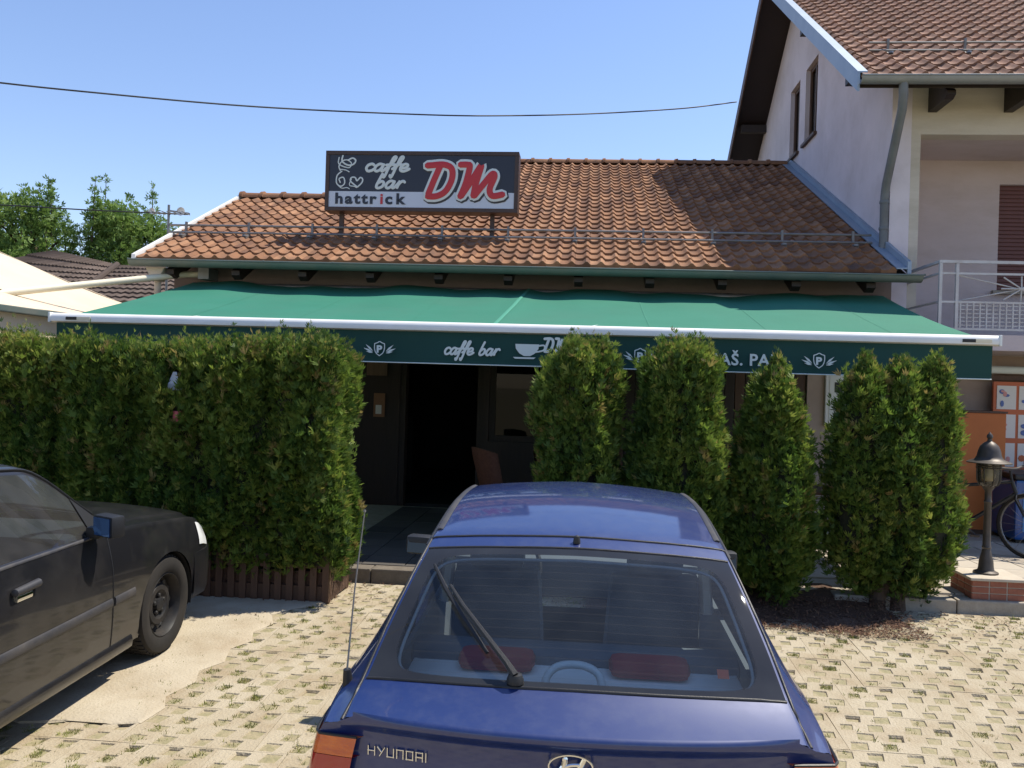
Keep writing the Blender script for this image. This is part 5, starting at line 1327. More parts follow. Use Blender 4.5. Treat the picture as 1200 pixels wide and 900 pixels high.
# ------------------------------------------------------------------ cars
def pchip(x, y):
    x = np.asarray(x, float); y = np.asarray(y, float); h = np.diff(x); d = np.diff(y) / h; m_ = np.zeros(len(x))
    for i in range(1, len(x) - 1):
        if d[i - 1] * d[i] > 0:
            w1, w2 = 2 * h[i] + h[i - 1], h[i] + 2 * h[i - 1]; m_[i] = (w1 + w2) / (w1 / d[i - 1] + w2 / d[i])
    m_[0], m_[-1] = d[0], d[-1]
    def f(t):
        i = int(min(len(h) - 1, max(0, np.searchsorted(x, t) - 1))); s_ = (t - x[i]) / h[i]
        return ((2 * s_ ** 3 - 3 * s_ ** 2 + 1) * y[i] + (s_ ** 3 - 2 * s_ ** 2 + s_) * h[i] * m_[i] + (-2 * s_ ** 3 + 3 * s_ ** 2) * y[i + 1] + (s_ ** 3 - s_ ** 2) * h[i] * m_[i + 1])
    return f
class Skin:
    """car body skin: rows of stations along y; each half-section runs roof centre(0) - edge(2) - belt(3) - shoulder(4) - lower(5) - sill(6)"""
    def __init__(s, st, crown=0.022):
        st = sorted(st); A = np.array(st, float); s.fn = [pchip(A[:, 0], A[:, i]) for i in range(1, A.shape[1])]; s.y0, s.y1 = A[0, 0], A[-1, 0]; s.crown = crown
    def sec(s, y):
        zt, xe, ze, xb, zb, xs, zs, xr, zr, bow = [f(y) for f in s.fn]
        pts = [(0, zt), (xe * .55, zt - (zt - ze) * .30), (xe * .90, ze + (zt - ze) * .28), (xe, ze), (xe + (xb - xe) * .10, ze - (ze - zb) * .06 - .006), (xe + (xb - xe) * .55, ze + (zb - ze) * .54),
               (xb - .012, zb + .02), (xb + .004, zb - .006), (xs - .008, zb * .45 + zs * .55), (xs, zs), (xs - .004, (zs + zr) * .5), (xr, zr), (xr - .05, zr - .01)]
        ks = [0, 1, 1.8, 2, 2.12, 2.55, 2.93, 3.06, 3.6, 4, 5, 6, 6.2]
        return pts, ks, bow, xs
    def P(s, y, k, off=0.0):
        pts, ks, bow, xs = s.sec(y); sg = -1 if k < 0 else 1; k = abs(k)
        i = min(len(ks) - 2, max(0, int(np.searchsorted(ks, k) - 1))); t = (k - ks[i]) / (ks[i + 1] - ks[i])
        q = [pts[max(0, i - 1)] if i > 0 else (-pts[1][0], pts[1][1]), pts[i], pts[i + 1], pts[min(len(pts) - 1, i + 2)]]
        def cr(a):
            p0, p1, p2, p3 = [r_[a] for r_ in q]; return 0.5 * (2 * p1 + (p2 - p0) * t + (2 * p0 - 5 * p1 + 4 * p2 - p3) * t * t + (3 * p1 - p0 - 3 * p2 + p3) * t ** 3)
        x, z = cr(0), cr(1)
        p = Vector((x * sg, y + bow * (x / xs) ** 2, z))
        if off:
            e = 0.004
            a = s.P(y + e, k * sg) - s.P(y - e, k * sg); b = s.P(y, (k + e) * sg) - s.P(y, (k - e if k > e else 0.0) * sg)
            n = a.cross(b)
            if n.length > 1e-12:
                n.normalize()
                if n.dot(Vector((p.x, 0, p.z - 0.6))) < 0: n = -n
                p = p + n * off
        return p
KS = [0, .25, .5, .75, 1, 1.2, 1.4, 1.6, 1.75, 1.87, 1.95, 2.0, 2.06, 2.12, 2.22, 2.35, 2.5, 2.65, 2.8, 2.93, 3.0, 3.06, 3.2, 3.4, 3.6, 3.8, 4, 4.2, 4.4, 4.6, 4.8, 5, 5.2, 5.4, 5.6, 5.8, 6, 6.2]
def car_body(skin, ycuts, dy, regions, wheels, wr, parent, mats, named):
    """regions: list of (name, y0, y1, k0, k1); everything else is bodywork. wheels: arch centres (y, z)"""
    Y = [skin.y0]
    for c in sorted(ycuts) + [skin.y1]:
        if c <= Y[-1] + 1e-6: continue
        n = max(1, round((c - Y[-1]) / dy)); a = Y[-1]
        Y += [a + (c - a) * (i + 1) / n for i in range(n)]
    G = [[skin.P(y, k) for k in KS] for y in Y]
    parts = {}
    def arch(p):
        for (wy, wz) in wheels:
            d = math.hypot(p.y - wy, p.z - wz)
            if d < wr: return (wy, wz, d)
        return None
    for i in range(len(Y) - 1):
        for j in range(len(KS) - 1):
            yc, kc = (Y[i] + Y[i + 1]) / 2, (KS[j] + KS[j + 1]) / 2
            nm = 'body'
            for (rn, a, b, c, d) in regions:
                if a < yc < b and c < kc < d: nm = rn; break
            q = [G[i][j], G[i + 1][j], G[i + 1][j + 1], G[i][j + 1]]
            if kc > 3.1 and all(arch(p) for p in q): continue
            if kc > 3.1:
                qq = []
                for p in q:
                    h = arch(p)
                    if h:
                        wy, wz, d = h; s_ = wr / max(d, 1e-5); p = Vector((p.x, wy + (p.y - wy) * s_, wz + (p.z - wz) * s_))
                    qq.append(p)
                q = qq
            uvs = [(KS[j] / 4.0, (Y[i])), (KS[j] / 4.0, Y[i + 1]), (KS[j + 1] / 4.0, Y[i + 1]), (KS[j + 1] / 4.0, Y[i])]
            for sg in (1, -1):
                if nm.startswith('side') : key = nm + ('_r' if sg > 0 else '_l')
                else: key = nm
                V, F, U = parts.setdefault(key, ([], [], []))
                b = len(V); V += [(p.x * sg, p.y, p.z) for p in q]
                F.append([b, b + 1, b + 2, b + 3][::-sg]); U += [(0.5 + u[0] * sg, u[1]) for u in uvs][::-sg]
    out = {}
    import bmesh
    for key, (V, F, U) in parts.items():
        me = bpy.data.meshes.new(key); me.from_pydata(V, [], F)
        uv = me.uv_layers.new(name='UVMap'); ys_ = [u[1] for u in U]; y0_, y1_ = min(ys_), max(ys_)
        for li, u in enumerate(U): uv.data[li].uv = (u[0], (u[1] - y0_) / (y1_ - y0_))
        bm = bmesh.new(); bm.from_mesh(me); bmesh.ops.remove_doubles(bm, verts=bm.verts[:], dist=0.0008); bm.to_mesh(me); bm.free()
        base = key[:-2] if key.endswith(('_r', '_l')) and key.startswith('side') else key
        me.materials.append(mats[base]); me.polygons.foreach_set('use_smooth', [True] * len(me.polygons))
        me.set_sharp_from_angle(angle=R(50))
        out[key] = (me, named.get(base, base))
    return out
def cap_rows(skin, yst, prof, sgn, parent, name, m_, nx_=40):
    """end panel: prof rows (z, inward offset); joined to the side skin at station yst"""
    ks = np.linspace(1.9, 6, 120); side = [skin.P(yst, k) for k in ks]; zz = np.array([p.z for p in side]); xx = np.array([p.x for p in side])
    o_ = np.argsort(zz); zz, xx = zz[o_], xx[o_]; bow = skin.sec(yst)[2]; xs_ = skin.sec(yst)[3]
    rows = []
    for (z, off) in prof:
        w = float(np.interp(z, zz, xx)); row = []
        for t in np.linspace(-1, 1, nx_):
            x = w * t; row.append((x, yst + bow * (x / xs_) ** 2 + sgn * off * (1 - abs(t) ** 6), z))
        rows.append(row)
    mb = MB(); mb.grid(rows); o = mb.build(name, m_, parent, smooth=40, world=False); return rows, o
def line_on(skin, pts, r, name, m_, parent, off=0.0, n=6):
    mb = MB(); mb.tube([skin.P(y, k, off) for y, k in pts], r, 6); return mb.build(name, m_, parent, smooth=60, world=False)
def car_wheel(parent, x, y, r, w, sg, rimm, steel=True):
    wroot = MB(); W = w / 2
    pr = [(r * .64, -W * .8), (r * .70, -W), (r * .86, -W * 1.05), (r * .95, -W * .95), (r * .985, -W * .72), (r, -W * .5), (r, W * .5), (r * .985, W * .72), (r * .95, W * .95), (r * .86, W * 1.05), (r * .70, W), (r * .64, W * .8)]
    wroot.lathe([(a, b * sg) for a, b in pr], 40, (x, y, r), 'x')
    for i in range(48):                                    # tread blocks
        a = 2 * math.pi * i / 48
        for q in (-.55, 0, .55): wroot.box((x + q * W, y + math.cos(a + q * .06) * r * .995, r + math.sin(a + q * .06) * r * .995), (W * .42, r * .085, .012), rot=(a + math.pi / 2, 0, 0))
    wh = wroot.build('wheel', M['rubber'], parent, smooth=40, world=False)
    rim = MB(); pr = [(r * .66, W * .85), (r * .635, W * .9), (r * .60, W * .72), (r * .58, W * .1), (r * .52, -W * .05), (r * .47, W * .20), (r * .40, W * .48), (r * .30, W * .50), (r * .22, W * .30), (r * .15, W * .28), (r * .14, W * .52), (r * .10, W * .58), (0, W * .58)]
    rim.lathe([(a, b * sg) for a, b in pr], 40, (x, y, r), 'x')
    for i in range(5):
        a = 2 * math.pi * i / 5 + .3; rim.lathe([(.016, 0), (.016, sg * .018), (.010, sg * .024), (0, sg * .024)], 8, (x + sg * W * .28, y + math.cos(a) * r * .185, r + math.sin(a) * r * .185), 'x')
    rim.build('rim', rimm, wh, smooth=35, world=False)
    hol = MB()
    for i in range(12):
        a = 2 * math.pi * i / 12; hol.lathe([(.022, 0), (.022, sg * .004), (0, sg * .004)], 10, (x + sg * (W * .30 + 0.004), y + math.cos(a) * r * .435, r + math.sin(a) * r * .435), 'x')
    tag(hol.build('rim_holes', M['black'], wh, world=False), kind='stuff')
    return wh
def arch_liner(skin, wheels, wr, parent):
    for (wy, wz) in wheels:
        for sg in (1, -1):
            mb = MB(); rows = []
            for a in np.linspace(-.25, math.pi + .25, 25):
                y, z = wy + math.cos(a) * wr * 1.002, wz + math.sin(a) * wr * 1.002
                z = max(z, 0.16)
                rows.append([(sg * .79 * skin.sec(wy)[3] / .8 * .995, y, z), (sg * .5, y, z)])
            mb.grid(rows); mb.add([r_[1] for r_ in rows], [tuple(range(25))]); mb.build('arch_liner', M['black'], parent, world=False)
def underside(parent, w, y0, y1, z):
    mb = MB(); mb.bx(-w, w, y0, y1, z, z + .06); mb.build('underbody', M['black'], parent, world=False)
def seat_(parent, x, y, m_, rec=-.3, w=.48, base=.28, head=True):
    mb = MB(); mb.box((x, y, base + .10), (w, .5, .16)); mb.box((x, y - .24, base + .44), (w, .13, .62), rot=(-rec * .6, 0, 0), tap=.86)
    s_ = mb.build('seat', m_, parent, world=False, bevel=.045, smooth=40)
    if head:
        mb = MB(); mb.box((x, y - .30, base + .83), (.26, .09, .17)); mb.tube([(x - .06, y - .29, base + .72), (x - .06, y - .30, base + .80)], .008, 6); mb.tube([(x + .06, y - .29, base + .72), (x + .06, y - .30, base + .80)], .008, 6)
        mb.build('headrest', m_, s_, world=False, bevel=.03, smooth=40)

# --- blue hatchback
CX, CY0 = -0.012, 2.44
tilt = math.atan(0.04)
bc = thing('parked_hatchback', 'metallic blue hatchback parked nose towards the cafe, seen from behind', 'car', (CX, CY0, gz(CY0)), (tilt, 0, R(0.5)))
#        y     zt     xe    ze    xb    zb    xs    zs    xr   zr   bow
hs = [(0.15, .913, .705, .893, .790, .846, .832, .60, .80, .25, .110),
      (0.21, .932, .705, .908, .795, .852, .833, .60, .80, .24, .110),
      (0.31, .972, .695, .945, .797, .865, .832, .60, .80, .23, .105),
      (0.50, 1.105, .655, 1.075, .797, .885, .828, .60, .79, .22, .09),
      (0.85, 1.318, .575, 1.282, .785, .900, .812, .60, .78, .20, .06),
      (1.00, 1.358, .560, 1.322, .785, .900, .812, .60, .78, .20, .05),
      (1.60, 1.402, .552, 1.362, .785, .895, .812, .60, .78, .20, .0),
      (2.05, 1.385, .545, 1.340, .785, .890, .812, .60, .78, .20, -.05),
      (2.80, .985, .660, .950, .775, .870, .81, .60, .78, .20, -.08),
      (3.30, .900, .640, .865, .765, .800, .805, .58, .78, .20, -.09),
      (3.75, .800, .600, .765, .740, .710, .785, .56, .76, .21, -.12),
      (3.98, .690, .540, .660, .690, .620, .740, .52, .72, .22, -.16)]
bs = Skin(hs)
bw = [(0.78, .285), (3.18, .285)]
parts = car_body(bs, [.33, .84, .92, .78, 1.60, 1.72, 2.10, 2.48, 2.76], .035,
                 [('rear_window', .33, .84, -1, 1.94), ('windscreen', 2.12, 2.74, -1, 1.86), ('side_window', .92, 1.58, 2.13, 2.92), ('side_window', 1.74, 2.46, 2.13, 2.92)],
                 bw, .315, bc, {'body': M['blue'], 'rear_window': M['glass_rear'], 'windscreen': M['glass_car'], 'side_window': M['glass_car']}, {})
for k, (me, nm) in parts.items(): link(nm, me, bc, world=False)
arch_liner(bs, bw, .315, bc); underside(bc, .70, .25, 3.7, .17)
# tailgate below the window and rear bumper
tp = [(.913, 0), (.909, -.010), (.899, -.016), (.886, -.014), (.874, -.004), (.862, .012), (.845, .022), (.76, .020), (.68, .008), (.60, -.004), (.575, .0)]
rowsT, tg = cap_rows(bs, .15, tp, 1, bc, 'tailgate', M['blue'])
rowsB, _o = cap_rows(bs, .15, [(.575, -.02), (.57, -.10), (.54, -.135), (.45, -.15), (.36, -.145), (.27, -.11), (.24, -.02)], 1, bc, 'rear_bumper', M['blue'])
rowsF, _o = cap_rows(bs, 3.98, [(.68, 0), (.60, .03), (.55, .09), (.45, .13), (.33, .12), (.22, .0)], 1, bc, 'front_bumper', M['blue'])
# shut lines of the tailgate, glass edges, roof strips
def seam_k(y): return 1.985
for sg in (1, -1):
    pts = [(y, sg * (2.02 if y > .3 else 2.02 + (0.3 - y) * 1.6)) for y in np.linspace(.93, .155, 26)]
    line_on(bs, pts, .0055, 'shut_line', M['black'], bc)
    pts = [(y, sg * 1.93) for y in np.linspace(1.0, 2.08, 20)]
    mb = MB(); mb.tube([bs.P(y, k, .001) for y, k in pts], .013, 6, sq=((0, 0, 1), .45)); mb.build('roof_strip', M['trim_grey'], bc, smooth=60, world=False)
    pts = [(y, sg * 2.10) for y in np.linspace(.90, 2.5, 26)]; line_on(bs, pts, .008, 'window_seal', M['black'], bc)
    pts = [(y, sg * 2.96) for y in np.linspace(.88, 2.5, 26)]; line_on(bs, pts, .008, 'window_seal', M['black'], bc)
    # door seam
    line_on(bs, [(1.66, sg * k) for k in np.linspace(2.0, 5.9, 18)], .004, 'shut_line', M['black'], bc)
    # side mirror
    mb = MB(); p = bs.P(2.46, sg * 2.9); q = p + Vector(((.045 if sg > 0 else -.115), 0, .02 if sg > 0 else .035))
    mb.box(q, (.15, .09, .105), rot=(0, 0, sg * .15)); mb.box(p + Vector((sg * .025, 0, .01)), (.08, .06, .05)); mr_ = mb.build('side_mirror', M['black'], bc, world=False, bevel=.025, smooth=40)
    mb = MB(); mb.box(q + Vector((-sg * .0, -.046, 0)), (.135, .006, .078), rot=(-.22, 0, sg * .15)); mb.build('mirror_glass', M['mirror_dark'], mr_, world=False)
line_on(bs, [(.925, k) for k in np.linspace(-2.02, 2.02, 41)], .0055, 'shut_line', M['black'], bc)
line_on(bs, [(.845, k) for k in np.linspace(-1.95, 1.95, 41)], .005, 'window_seal', M['black'], bc)
line_on(bs, [(.325, k) for k in np.linspace(-1.95, 1.95, 41)], .006, 'window_seal', M['black'], bc)
mb = MB(); p = bs.P(.885, 0, .008); mb.lathe([(0, .022), (.010, .018), (.014, 0.0), (.014, -.01)], 12, p); mb.build('washer_nozzle', M['black'], bc, smooth=50, world=False)
# tail lamps wrapped round the corners
for sg in (1, -1):
    def corner(t, z):
        # t 0..1 from the back face round to the flank
        if t < .55:
            ks_ = np.linspace(1.9, 6, 100); side = [bs.P(.15, k) for k in ks_]; w = float(np.interp(-z, [-p.z for p in side], [p.x for p in side]))
            x = w * (.835 + .165 * (t / .55)); bow = .110 * (x / .8) ** 2
            return Vector((sg * (x + .004), .15 + bow - .012, z))
        tt = (t - .55) / .45; y = .15 + .20 * tt
        ks_ = np.linspace(3.0, 6, 80); side = [bs.P(y, k) for k in ks_]; w = float(np.interp(-z, [-p.z for p in side], [p.x for p in side]))
        return Vector((sg * (w + .012), y + bs.sec(y)[2] * (w / .8) ** 2 - .004 * (1 - tt), z))
    for nm, z0, z1, m_ in (('lamp_lens', .772, .832, M['lamp_orange']), ('lamp_lens', .62, .770, M['lamp_red'])):
        mb = MB(); rr = []
        for z in np.linspace(z0, z1, 6):
            rr.append([corner(t, z - .012 * t) + Vector((0, -.006 * math.sin(math.pi * min(1, (z - .62) / .21)), 0)) for t in np.linspace(0, 1, 20)])
        mb.grid(rr)
        top = [[v for v in rr[-1]], [v + Vector((-sg * .03, .03, .002)) for v in rr[-1]]]; mb.grid(top)
        mb.build('tail_lamp', m_, bc, smooth=50, world=False)
    mb = MB(); mb.tube([corner(t, .836 - .012 * t) for t in np.linspace(0, 1, 20)], .005, 6); mb.build('lamp_gasket', M['black'], bc, world=False)
# maker's lettering and oval emblem on the tailgate
def tg_y(x): return .15 + .110 * (x / .832) ** 2 + .020 * (1 - abs(x / .83) ** 6) - .001
LET = {'H': [[(0, 0), (0, 1)], [(.9, 0), (.9, 1)], [(0, .5), (.9, .5)]], 'Y': [[(0, 1), (.45, .5)], [(.95, 1), (.3, 0)]], 'U': [[(0, 1), (0, 0), (.85, 0), (.85, 1)]],
       'N': [[(0, 0), (0, 1), (.85, 1), (.85, 0)]], 'D': [[(0, 0), (0, 1), (.85, 1), (.85, 0), (0, 0)]], 'A': [[(0, 0), (0, 1), (.85, 1), (.85, 0)], [(0, .42), (.85, .42)]], 'I': [[(0, 0), (0, 1)]]}
mb = MB(); x = -.633; h = .026
for ch in 'HYUNDAI':
    for pl in LET[ch]:
        for a, b in zip(pl[:-1], pl[1:]):
            A = Vector((x + a[0] * h * .92, 0, .782 + a[1] * h)); B = Vector((x + b[0] * h * .92, 0, .782 + b[1] * h))
            d_ = (B - A).normalized() * .002; A -= d_; B += d_
            A.y = tg_y(A.x) - .003; B.y = tg_y(B.x) - .003; mb.tube([A, B], .0024, 6)
    x += h * {'I': .35, 'Y': 1.22}.get(ch, 1.2)
mb.build('maker_lettering', M['chrome'], tg, world=False)
mb = MB(); ez = .815
mb.tube([(.066 * math.cos(a), tg_y(0) - .012, ez + .036 * math.sin(a)) for a in np.linspace(0, 2 * math.pi, 36, endpoint=False)], .0038, 6, close=True)
for s_ in (-1, 1): mb.tube(crom([(s_ * .030 + .014, tg_y(0) - .012, ez + .030), (s_ * .026 + .004, tg_y(0) - .012, ez), (s_ * .030 - .014, tg_y(0) - .012, ez - .030)], 4), [.004] + [.008] * 7 + [.004], 6, sq=((0, 1, 0), .5))
mb.tube(crom([(-.024, tg_y(0) - .012, ez - .006), (0, tg_y(0) - .012, ez + .004), (.026, tg_y(0) - .012, ez + .006)], 4), .006, 6, sq=((0, 1, 0), .5))
mb.build('oval_emblem', M['chrome'], tg, world=False)
# number plate and handle low on the tailgate
mb = MB(); mb.bx(-.26, .26, .150, .158, .62, .73); mb.build('number_plate', M['poster_white'], tg, world=False)
# rear wiper
wp = lambda y, x, o: bs.P(y, 1.0 * x, o)
def gpt(y, x, o=.02):
    xe = bs.fn[1](y); k = x / xe
    lo, hi = 0.0, 2.0
    for _ in range(24):
        m_ = (lo + hi) / 2
        if bs.P(y, m_).x < abs(x): lo = m_
        else: hi = m_
    return bs.P(y, lo if x >= 0 else -lo, o)
wpv = thing  # noqa
mb = MB(); p0 = gpt(.345, -.185, .012); mb.lathe([(0, .02), (.022, .016), (.028, 0), (.028, -.012)], 14, p0)
mb.tube([gpt(.345, -.185, .03), gpt(.38, -.215, .042), gpt(.45, -.285, .045), gpt(.56, -.385, .036), gpt(.64, -.445, .028)], [.014, .011, .010, .008, .006], 7)
wpo = mb.build('wiper', M['black'], bc, smooth=50, world=False)
mb = MB(); mb.tube([gpt(.42, -.285, .014), gpt(.52, -.375, .020), gpt(.63, -.46, .022), gpt(.74, -.525, .012)], [.006, .010, .009, .005], 6); mb.build('wiper_blade', M['black'], wpo, smooth=50, world=False)
# aerial on the rear wing
mb = MB(); p = bs.P(.38, -2.72); mb.tube([p - Vector((0, 0, .01)), p + Vector((-.004, -.004, .045))], [.020, .013], 10); ao = mb.build('aerial_base', M['black'], bc, smooth=50, world=False)
mb = MB(); mb.tube([p + Vector((-.004, -.004, .04)), p + Vector((.0, .06, .30)), p + Vector((.012, .13, .56))], [.0035, .003, .002], 6); mb.tube([p + Vector((.012, .13, .56)), p + Vector((.012, .131, .568))], .005, 6); mb.build('aerial_mast', M['zinc'], ao, world=False)
# cabin
mb = MB(); n_ = 72; pp = []
for i in range(n_):
    a = 2 * math.pi * i / n_; cx, cy = math.cos(a), math.sin(a)
    u = math.copysign(abs(cx) ** (2 / 7), cx); v = math.copysign(abs(cy) ** (2 / 7), cy)
    pp.append(bs.P(.33 + .51 * (.48 + .443 * v), 1.76 * u, -.022))
mb.tube(pp, .006, 7, close=True); mb.build('window_trim', M['trim_pale'], bc, smooth=60, world=False)
mb = MB(); rr = [[bs.P(y, k, -.035) for k in np.linspace(-1.9, 1.9, 17)] for y in np.linspace(.86, 2.05, 12)]; mb.grid(rr); mb.build('headliner', M['shelf'], bc, smooth='all', world=False)
seat_(bc, -.37, 1.95, M['seat']); seat_(bc, .37, 1.95, M['seat'])
mb = MB(); mb.box((0, 1.12, .50), (1.24, .48, .16)); mb.box((0, .88, .72), (1.24, .13, .46), rot=(.22, 0, 0)); mb.build('rear_bench', M['seat'], bc, world=False, bevel=.05, smooth=40)
mb = MB(); mb.bx(-.60, .60, .40, .82, .868, .888); sh_ = mb.build('parcel_shelf', M['shelf'], bc, world=False, bevel=.006)
mb = MB(); mb.tube(crom([(-.085, .46, .89), (-.09, .475, .955), (-.05, .49, .995), (.03, .495, 1.0), (.085, .485, .975), (.10, .47, .92), (.10, .465, .89)], 6), .0135, 8); mb.build('pale_hoop', M['shelf'], sh_, smooth=60, world=False)
for x0_, x1_ in ((-.42, -.14), (.13, .42)):
    mb = MB(); mb.bx(x0_, x1_, .66, .80, .889, .955); mb.build('red_cushion', M['red_cloth'], sh_, world=False, bevel=.04, smooth=50)
mb = MB(); mb.box((0, 2.55, .80), (1.4, .45, .22)); mb.build('dashboard', M['seat'], bc, world=False, bevel=.05, smooth=40)
mb = MB(); mb.tube([(-.37 + .18 * math.cos(a), 2.22 + .07 * math.sin(a), .88 + .16 * math.sin(a)) for a in np.linspace(0, 2 * math.pi, 28, endpoint=False)], .013, 7, close=True); mb.tube([(-.37, 2.22, .88), (-.37, 2.45, .80)], .03, 8); mb.build('steering_wheel', M['black'], bc, smooth=60, world=False)
mb = MB(); mb.box((0.0, 2.07, 1.255), (.22, .03, .07)); mb.tube([(0, 2.08, 1.27), (0, 2.16, 1.32)], .008, 6); mb.build('inside_mirror', M['black'], bc, world=False, bevel=.012)
mb = MB(); mb.bx(-.68, -.66, .5, 2.5, .25, .86); mb.bx(.66, .68, .5, 2.5, .25, .86); mb.bx(-.66, .66, .45, 2.6, .24, .27); mb.build('inner_trim', M['seat'], bc, world=False)
mb = MB()
for x in (-.62, .62):
    mb.tube([(x, 1.66, .85), (x * .93, 1.66, 1.30)], .03, 6)
mb.build('pillar', M['shelf'], bc, world=False)
mb = MB(); c_ = gpt(.39, .47, -.003); u_ = (gpt(.418, .47, -.003) - c_); v_ = (gpt(.39, .508, -.003) - c_)
mb.add([c_, c_ + v_, c_ + v_ + u_, c_ + u_], [(0, 1, 2, 3)]); mb.build('window_sticker', M['sticker'], bc, world=False)
for (wy, wz) in bw:
    for sg in (1, -1): car_wheel(bc, sg * .715, wy, .285, .175, sg, M['zinc'])

# --- faded black saloon
ang = R(-0.5)
SR = Vector((-2.70, 5.40))                  # outer face of the front right tyre on the ground
fy_ = 3.70; fx_ = .845
loc = Vector((SR.x - (fx_ * math.cos(ang) - fy_ * math.sin(ang)), SR.y - (fx_ * math.sin(ang) + fy_ * math.cos(ang))))
tl2 = math.atan(0.04) * .9
sd_ = thing('parked_saloon', 'faded dusty black saloon with steel wheels parked at the left edge', 'car', (loc.x, loc.y, gz(5.40) + 0.012 - .036 * fy_), (tl2, 0, ang))
ss = [(0.06, .90, .62, .875, .74, .80, .80, .58, .79, .28, .12),
      (0.50, .975, .64, .94, .79, .87, .845, .60, .82, .25, .08),
      (0.95, 1.00, .645, .965, .805, .905, .858, .60, .83, .22, .05),
      (1.62, 1.375, .565, 1.33, .81, .925, .860, .60, .83, .21, .03),
      (2.15, 1.418, .565, 1.375, .81, .925, .860, .60, .83, .21, 0),
      (2.62, 1.395, .565, 1.345, .81, .920, .860, .60, .83, .21, -.03),
      (3.32, .985, .69, .945, .805, .895, .858, .60, .83, .21, -.06),
      (3.80, .935, .69, .890, .81, .845, .858, .60, .83, .22, -.07),
      (4.25, .865, .68, .825, .80, .78, .850, .58, .82, .25, -.09),
      (4.38, .80, .66, .765, .785, .72, .838, .56, .80, .27, -.11)]
sk2 = Skin(ss)
sw_ = [(1.01, .317), (3.70, .317)]
parts = car_body(sk2, [1.0, 1.60, 1.30, 1.98, 2.06, 2.66, 3.0, 3.27], .035,
                 [('rear_screen', 1.00, 1.58, -1, 1.88), ('windscreen', 2.66, 3.27, -1, 1.88), ('side_window', 1.28, 1.96, 2.12, 2.92), ('side_window', 2.06, 2.96, 2.12, 2.92)],
                 sw_, .345, sd_, {'body': M['black_paint'], 'rear_screen': M['glass_black'], 'windscreen': M['glass_black'], 'side_window': M['glass_black']}, {})
for k, (me, nm) in parts.items(): link(nm, me, sd_, world=False)
arch_liner(sk2, sw_, .345, sd_); underside(sd_, .74, .2, 4.2, .19)
cap_rows(sk2, .06, [(.885, 0), (.86, -.01), (.80, .01), (.60, 0), (.55, -.08), (.42, -.11), (.28, -.05)], 1, sd_, 'boot_lid', M['black_paint'])
cap_rows(sk2, 4.38, [(.755, 0), (.72, .015), (.62, .02), (.55, .02), (.30, 0)], 1, sd_, 'front_panel', M['black_paint'])
# front bumper wrapping to the wheel arches
def bumper(y_s, y_e, sg, nm, z0, z1, m_):
    mb = MB(); rr = []
    for z, o in ((z1, .0), (z1 - .004, .035), (z1 - .03, .05), ((z0 + z1) / 2, .055), (z0 + .04, .045), (z0, .01)):
        row = []
        zq = max(.42, z)
        for t in np.linspace(-1, 1, 61):
            a = abs(t)
            if a < .72:
                x = .80 * t / .72 * .97; y = y_e + (-.115 * sg * (x / .82) ** 2) + sg * (o + .05) * 1.0
            else:
                q = (a - .72) / .28; x = math.copysign(.776 + (.845 - .776) * min(1, q * 2.2) + o * .22, t); y = (y_e - .115 * sg * .9 + sg * (o + .05)) * (1 - q) + y_s * q
            row.append((x, y, z))
        rr.append(row)
    mb.grid(rr); mb.build(nm, m_, sd_, smooth=40, world=False)
bumper(4.06, 4.43, 1, 'front_bumper', .26, .575, M['black_paint'])
bumper(.66, .05, -1, 'rear_bumper', .28, .56, M['black_paint'])
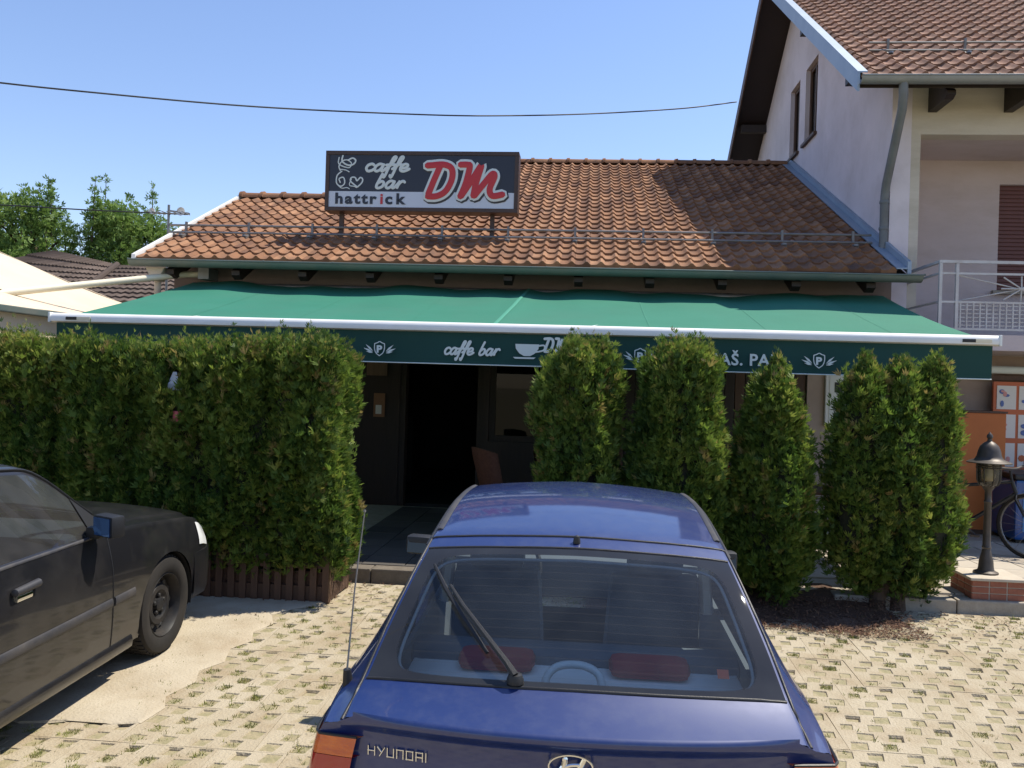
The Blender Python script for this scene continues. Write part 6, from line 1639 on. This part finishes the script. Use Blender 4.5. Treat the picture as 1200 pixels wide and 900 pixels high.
for sg in (1, -1):
    mb = MB(); rr = []
    for z in np.linspace(.575, .715, 5):
        rr.append([Vector((sg * (.80 - .035 * (1 - t)), 4.335 - .10 * t + .07 * (1 - t) - .02, z)) if False else Vector((sg * (.52 + .30 * t), 4.405 - .13 * t ** 2.2 - .05 * max(0, t - .7) / .3 + (.715 - z) * .12, z)) for t in np.linspace(0, 1, 12)])
    mb.grid(rr); mb.build('headlight', M['lamp_clear'], sd_, smooth=50, world=False)
    line_on(sk2, [(y, sg * 2.07) for y in np.linspace(1.15, 3.15, 34)], .009, 'window_seal', M['black'], sd_)
    line_on(sk2, [(y, sg * 2.965) for y in np.linspace(1.20, 3.22, 34)], .010, 'window_seal', M['trim_grey'], sd_)
    line_on(sk2, [(2.01, sg * k) for k in np.linspace(2.05, 5.85, 26)], .0045, 'shut_line', M['black'], sd_)
    line_on(sk2, [(3.10 + .0 * k, sg * k) for k in np.linspace(3.0, 5.8, 20)], .0045, 'shut_line', M['black'], sd_)
    line_on(sk2, [(y, sg * 5.75) for y in np.linspace(1.45, 3.30, 20)], .0045, 'shut_line', M['black'], sd_)
    mb = MB(); mb.tube([sk2.P(2.01, sg * k, .003) for k in np.linspace(2.13, 2.9, 8)], .030, 6, sq=((1, 0, 0), .3)); mb.build('door_pillar', M['black'], sd_, world=False)
    mb = MB(); mb.grid([[sk2.P(y, sg * k, .007) for k in np.linspace(3.12, 3.85, 6)] for y in np.linspace(4.22, 4.375, 6)]); mb.build('corner_lamp', M['lamp_clear'], sd_, smooth=60, world=False)
    # side moulding and handles
    for y0_, y1_ in ((1.40, 1.985), (2.035, 3.085), (3.115, 3.34)):
        mb = MB(); mb.tube([sk2.P(y, sg * 4.42, .002) for y in np.linspace(y0_, y1_, 16)], .027, 8, sq=((1, 0, 0), .32)); mb.build('side_moulding', M['trim_grey'], sd_, smooth=60, world=False)
    mb = MB(); mb.tube([sk2.P(y, sg * 5.9, .0) for y in np.linspace(1.38, 3.33, 20)], .045, 8, sq=((1, 0, 0), .45)); mb.build('sill_cover', M['black_paint'], sd_, smooth=60, world=False)
    for y in (1.45, 2.20):
        mb = MB(); a, b = sk2.P(y, sg * 3.42, .022), sk2.P(y + .19, sg * 3.40, .022); mb.tube([a - Vector((0, .006, 0)), a, b, b + Vector((0, .006, 0))], [.008, .020, .022, .010], 8); hd_ = mb.build('door_handle', M['trim_grey'], sd_, smooth=50, world=False)
        mb = MB(); a, b = sk2.P(y + .03, sg * 3.52, .004), sk2.P(y + .15, sg * 3.52, .004); mb.tube([a, b], .017, 8, sq=((1, 0, 0), .35)); mb.build('handle_recess', M['chrome'], hd_, smooth=50, world=False)
    # door mirror
    mb = MB(); p = sk2.P(2.96, sg * 2.9); q = p + Vector((sg * .125, -.02, .065))
    mb.box(q, (.17, .09, .125), rot=(0, 0, -sg * .42)); mb.box(p + Vector((sg * .035, .0, .02)), (.09, .08, .07)); mo = mb.build('door_mirror', M['black'], sd_, world=False, bevel=.022, smooth=40)
    mb = MB(); mb.box(q + Vector((-sg * .019, -.043, 0)), (.14, .006, .10), rot=(0, 0, -sg * .42)); mb.build('mirror_glass', M['mirror_blue'], mo, world=False)
    mb = MB(); mb.add([sk2.P(2.97, sg * 2.92, .006), sk2.P(3.20, sg * 2.92, .006), sk2.P(3.16, sg * 2.4, .006), sk2.P(2.97, sg * 2.13, .006)], [(0, 1, 2, 3)]); mb.build('mirror_panel', M['black'], sd_, world=False)
line_on(sk2, [(3.33, k) for k in np.linspace(-2.0, 2.0, 31)], .006, 'shut_line', M['black'], sd_)
seat_(sd_, -.38, 2.40, M['seat'], w=.52, base=.30); seat_(sd_, .38, 2.40, M['seat'], w=.52, base=.30)
mb = MB(); mb.box((0, 1.45, .52), (1.3, .5, .2)); mb.box((0, 1.18, .76), (1.3, .14, .52), rot=(.25, 0, 0)); mb.build('rear_bench', M['seat'], sd_, world=False, bevel=.05, smooth=40)
mb = MB(); mb.box((0, 3.05, .83), (1.45, .5, .22)); mb.build('dashboard', M['seat'], sd_, world=False, bevel=.05, smooth=40)
mb = MB(); mb.tube([(-.38 + .19 * math.cos(a), 2.70 + .07 * math.sin(a), .90 + .17 * math.sin(a)) for a in np.linspace(0, 2 * math.pi, 28, endpoint=False)], .013, 7, close=True); mb.tube([(-.38, 2.70, .9), (-.38, 2.95, .82)], .03, 8); mb.build('steering_wheel', M['black'], sd_, smooth=60, world=False)
mb = MB(); mb.bx(-.73, -.71, .9, 3.2, .25, .89); mb.bx(.71, .73, .9, 3.2, .25, .89); mb.bx(-.71, .71, .8, 3.2, .25, .28); mb.build('inner_trim', M['seat'], sd_, world=False)
for (wy, wz) in sw_:
    for sg in (1, -1): car_wheel(sd_, sg * .750, wy, .317, .19, sg, M['steel_black'])
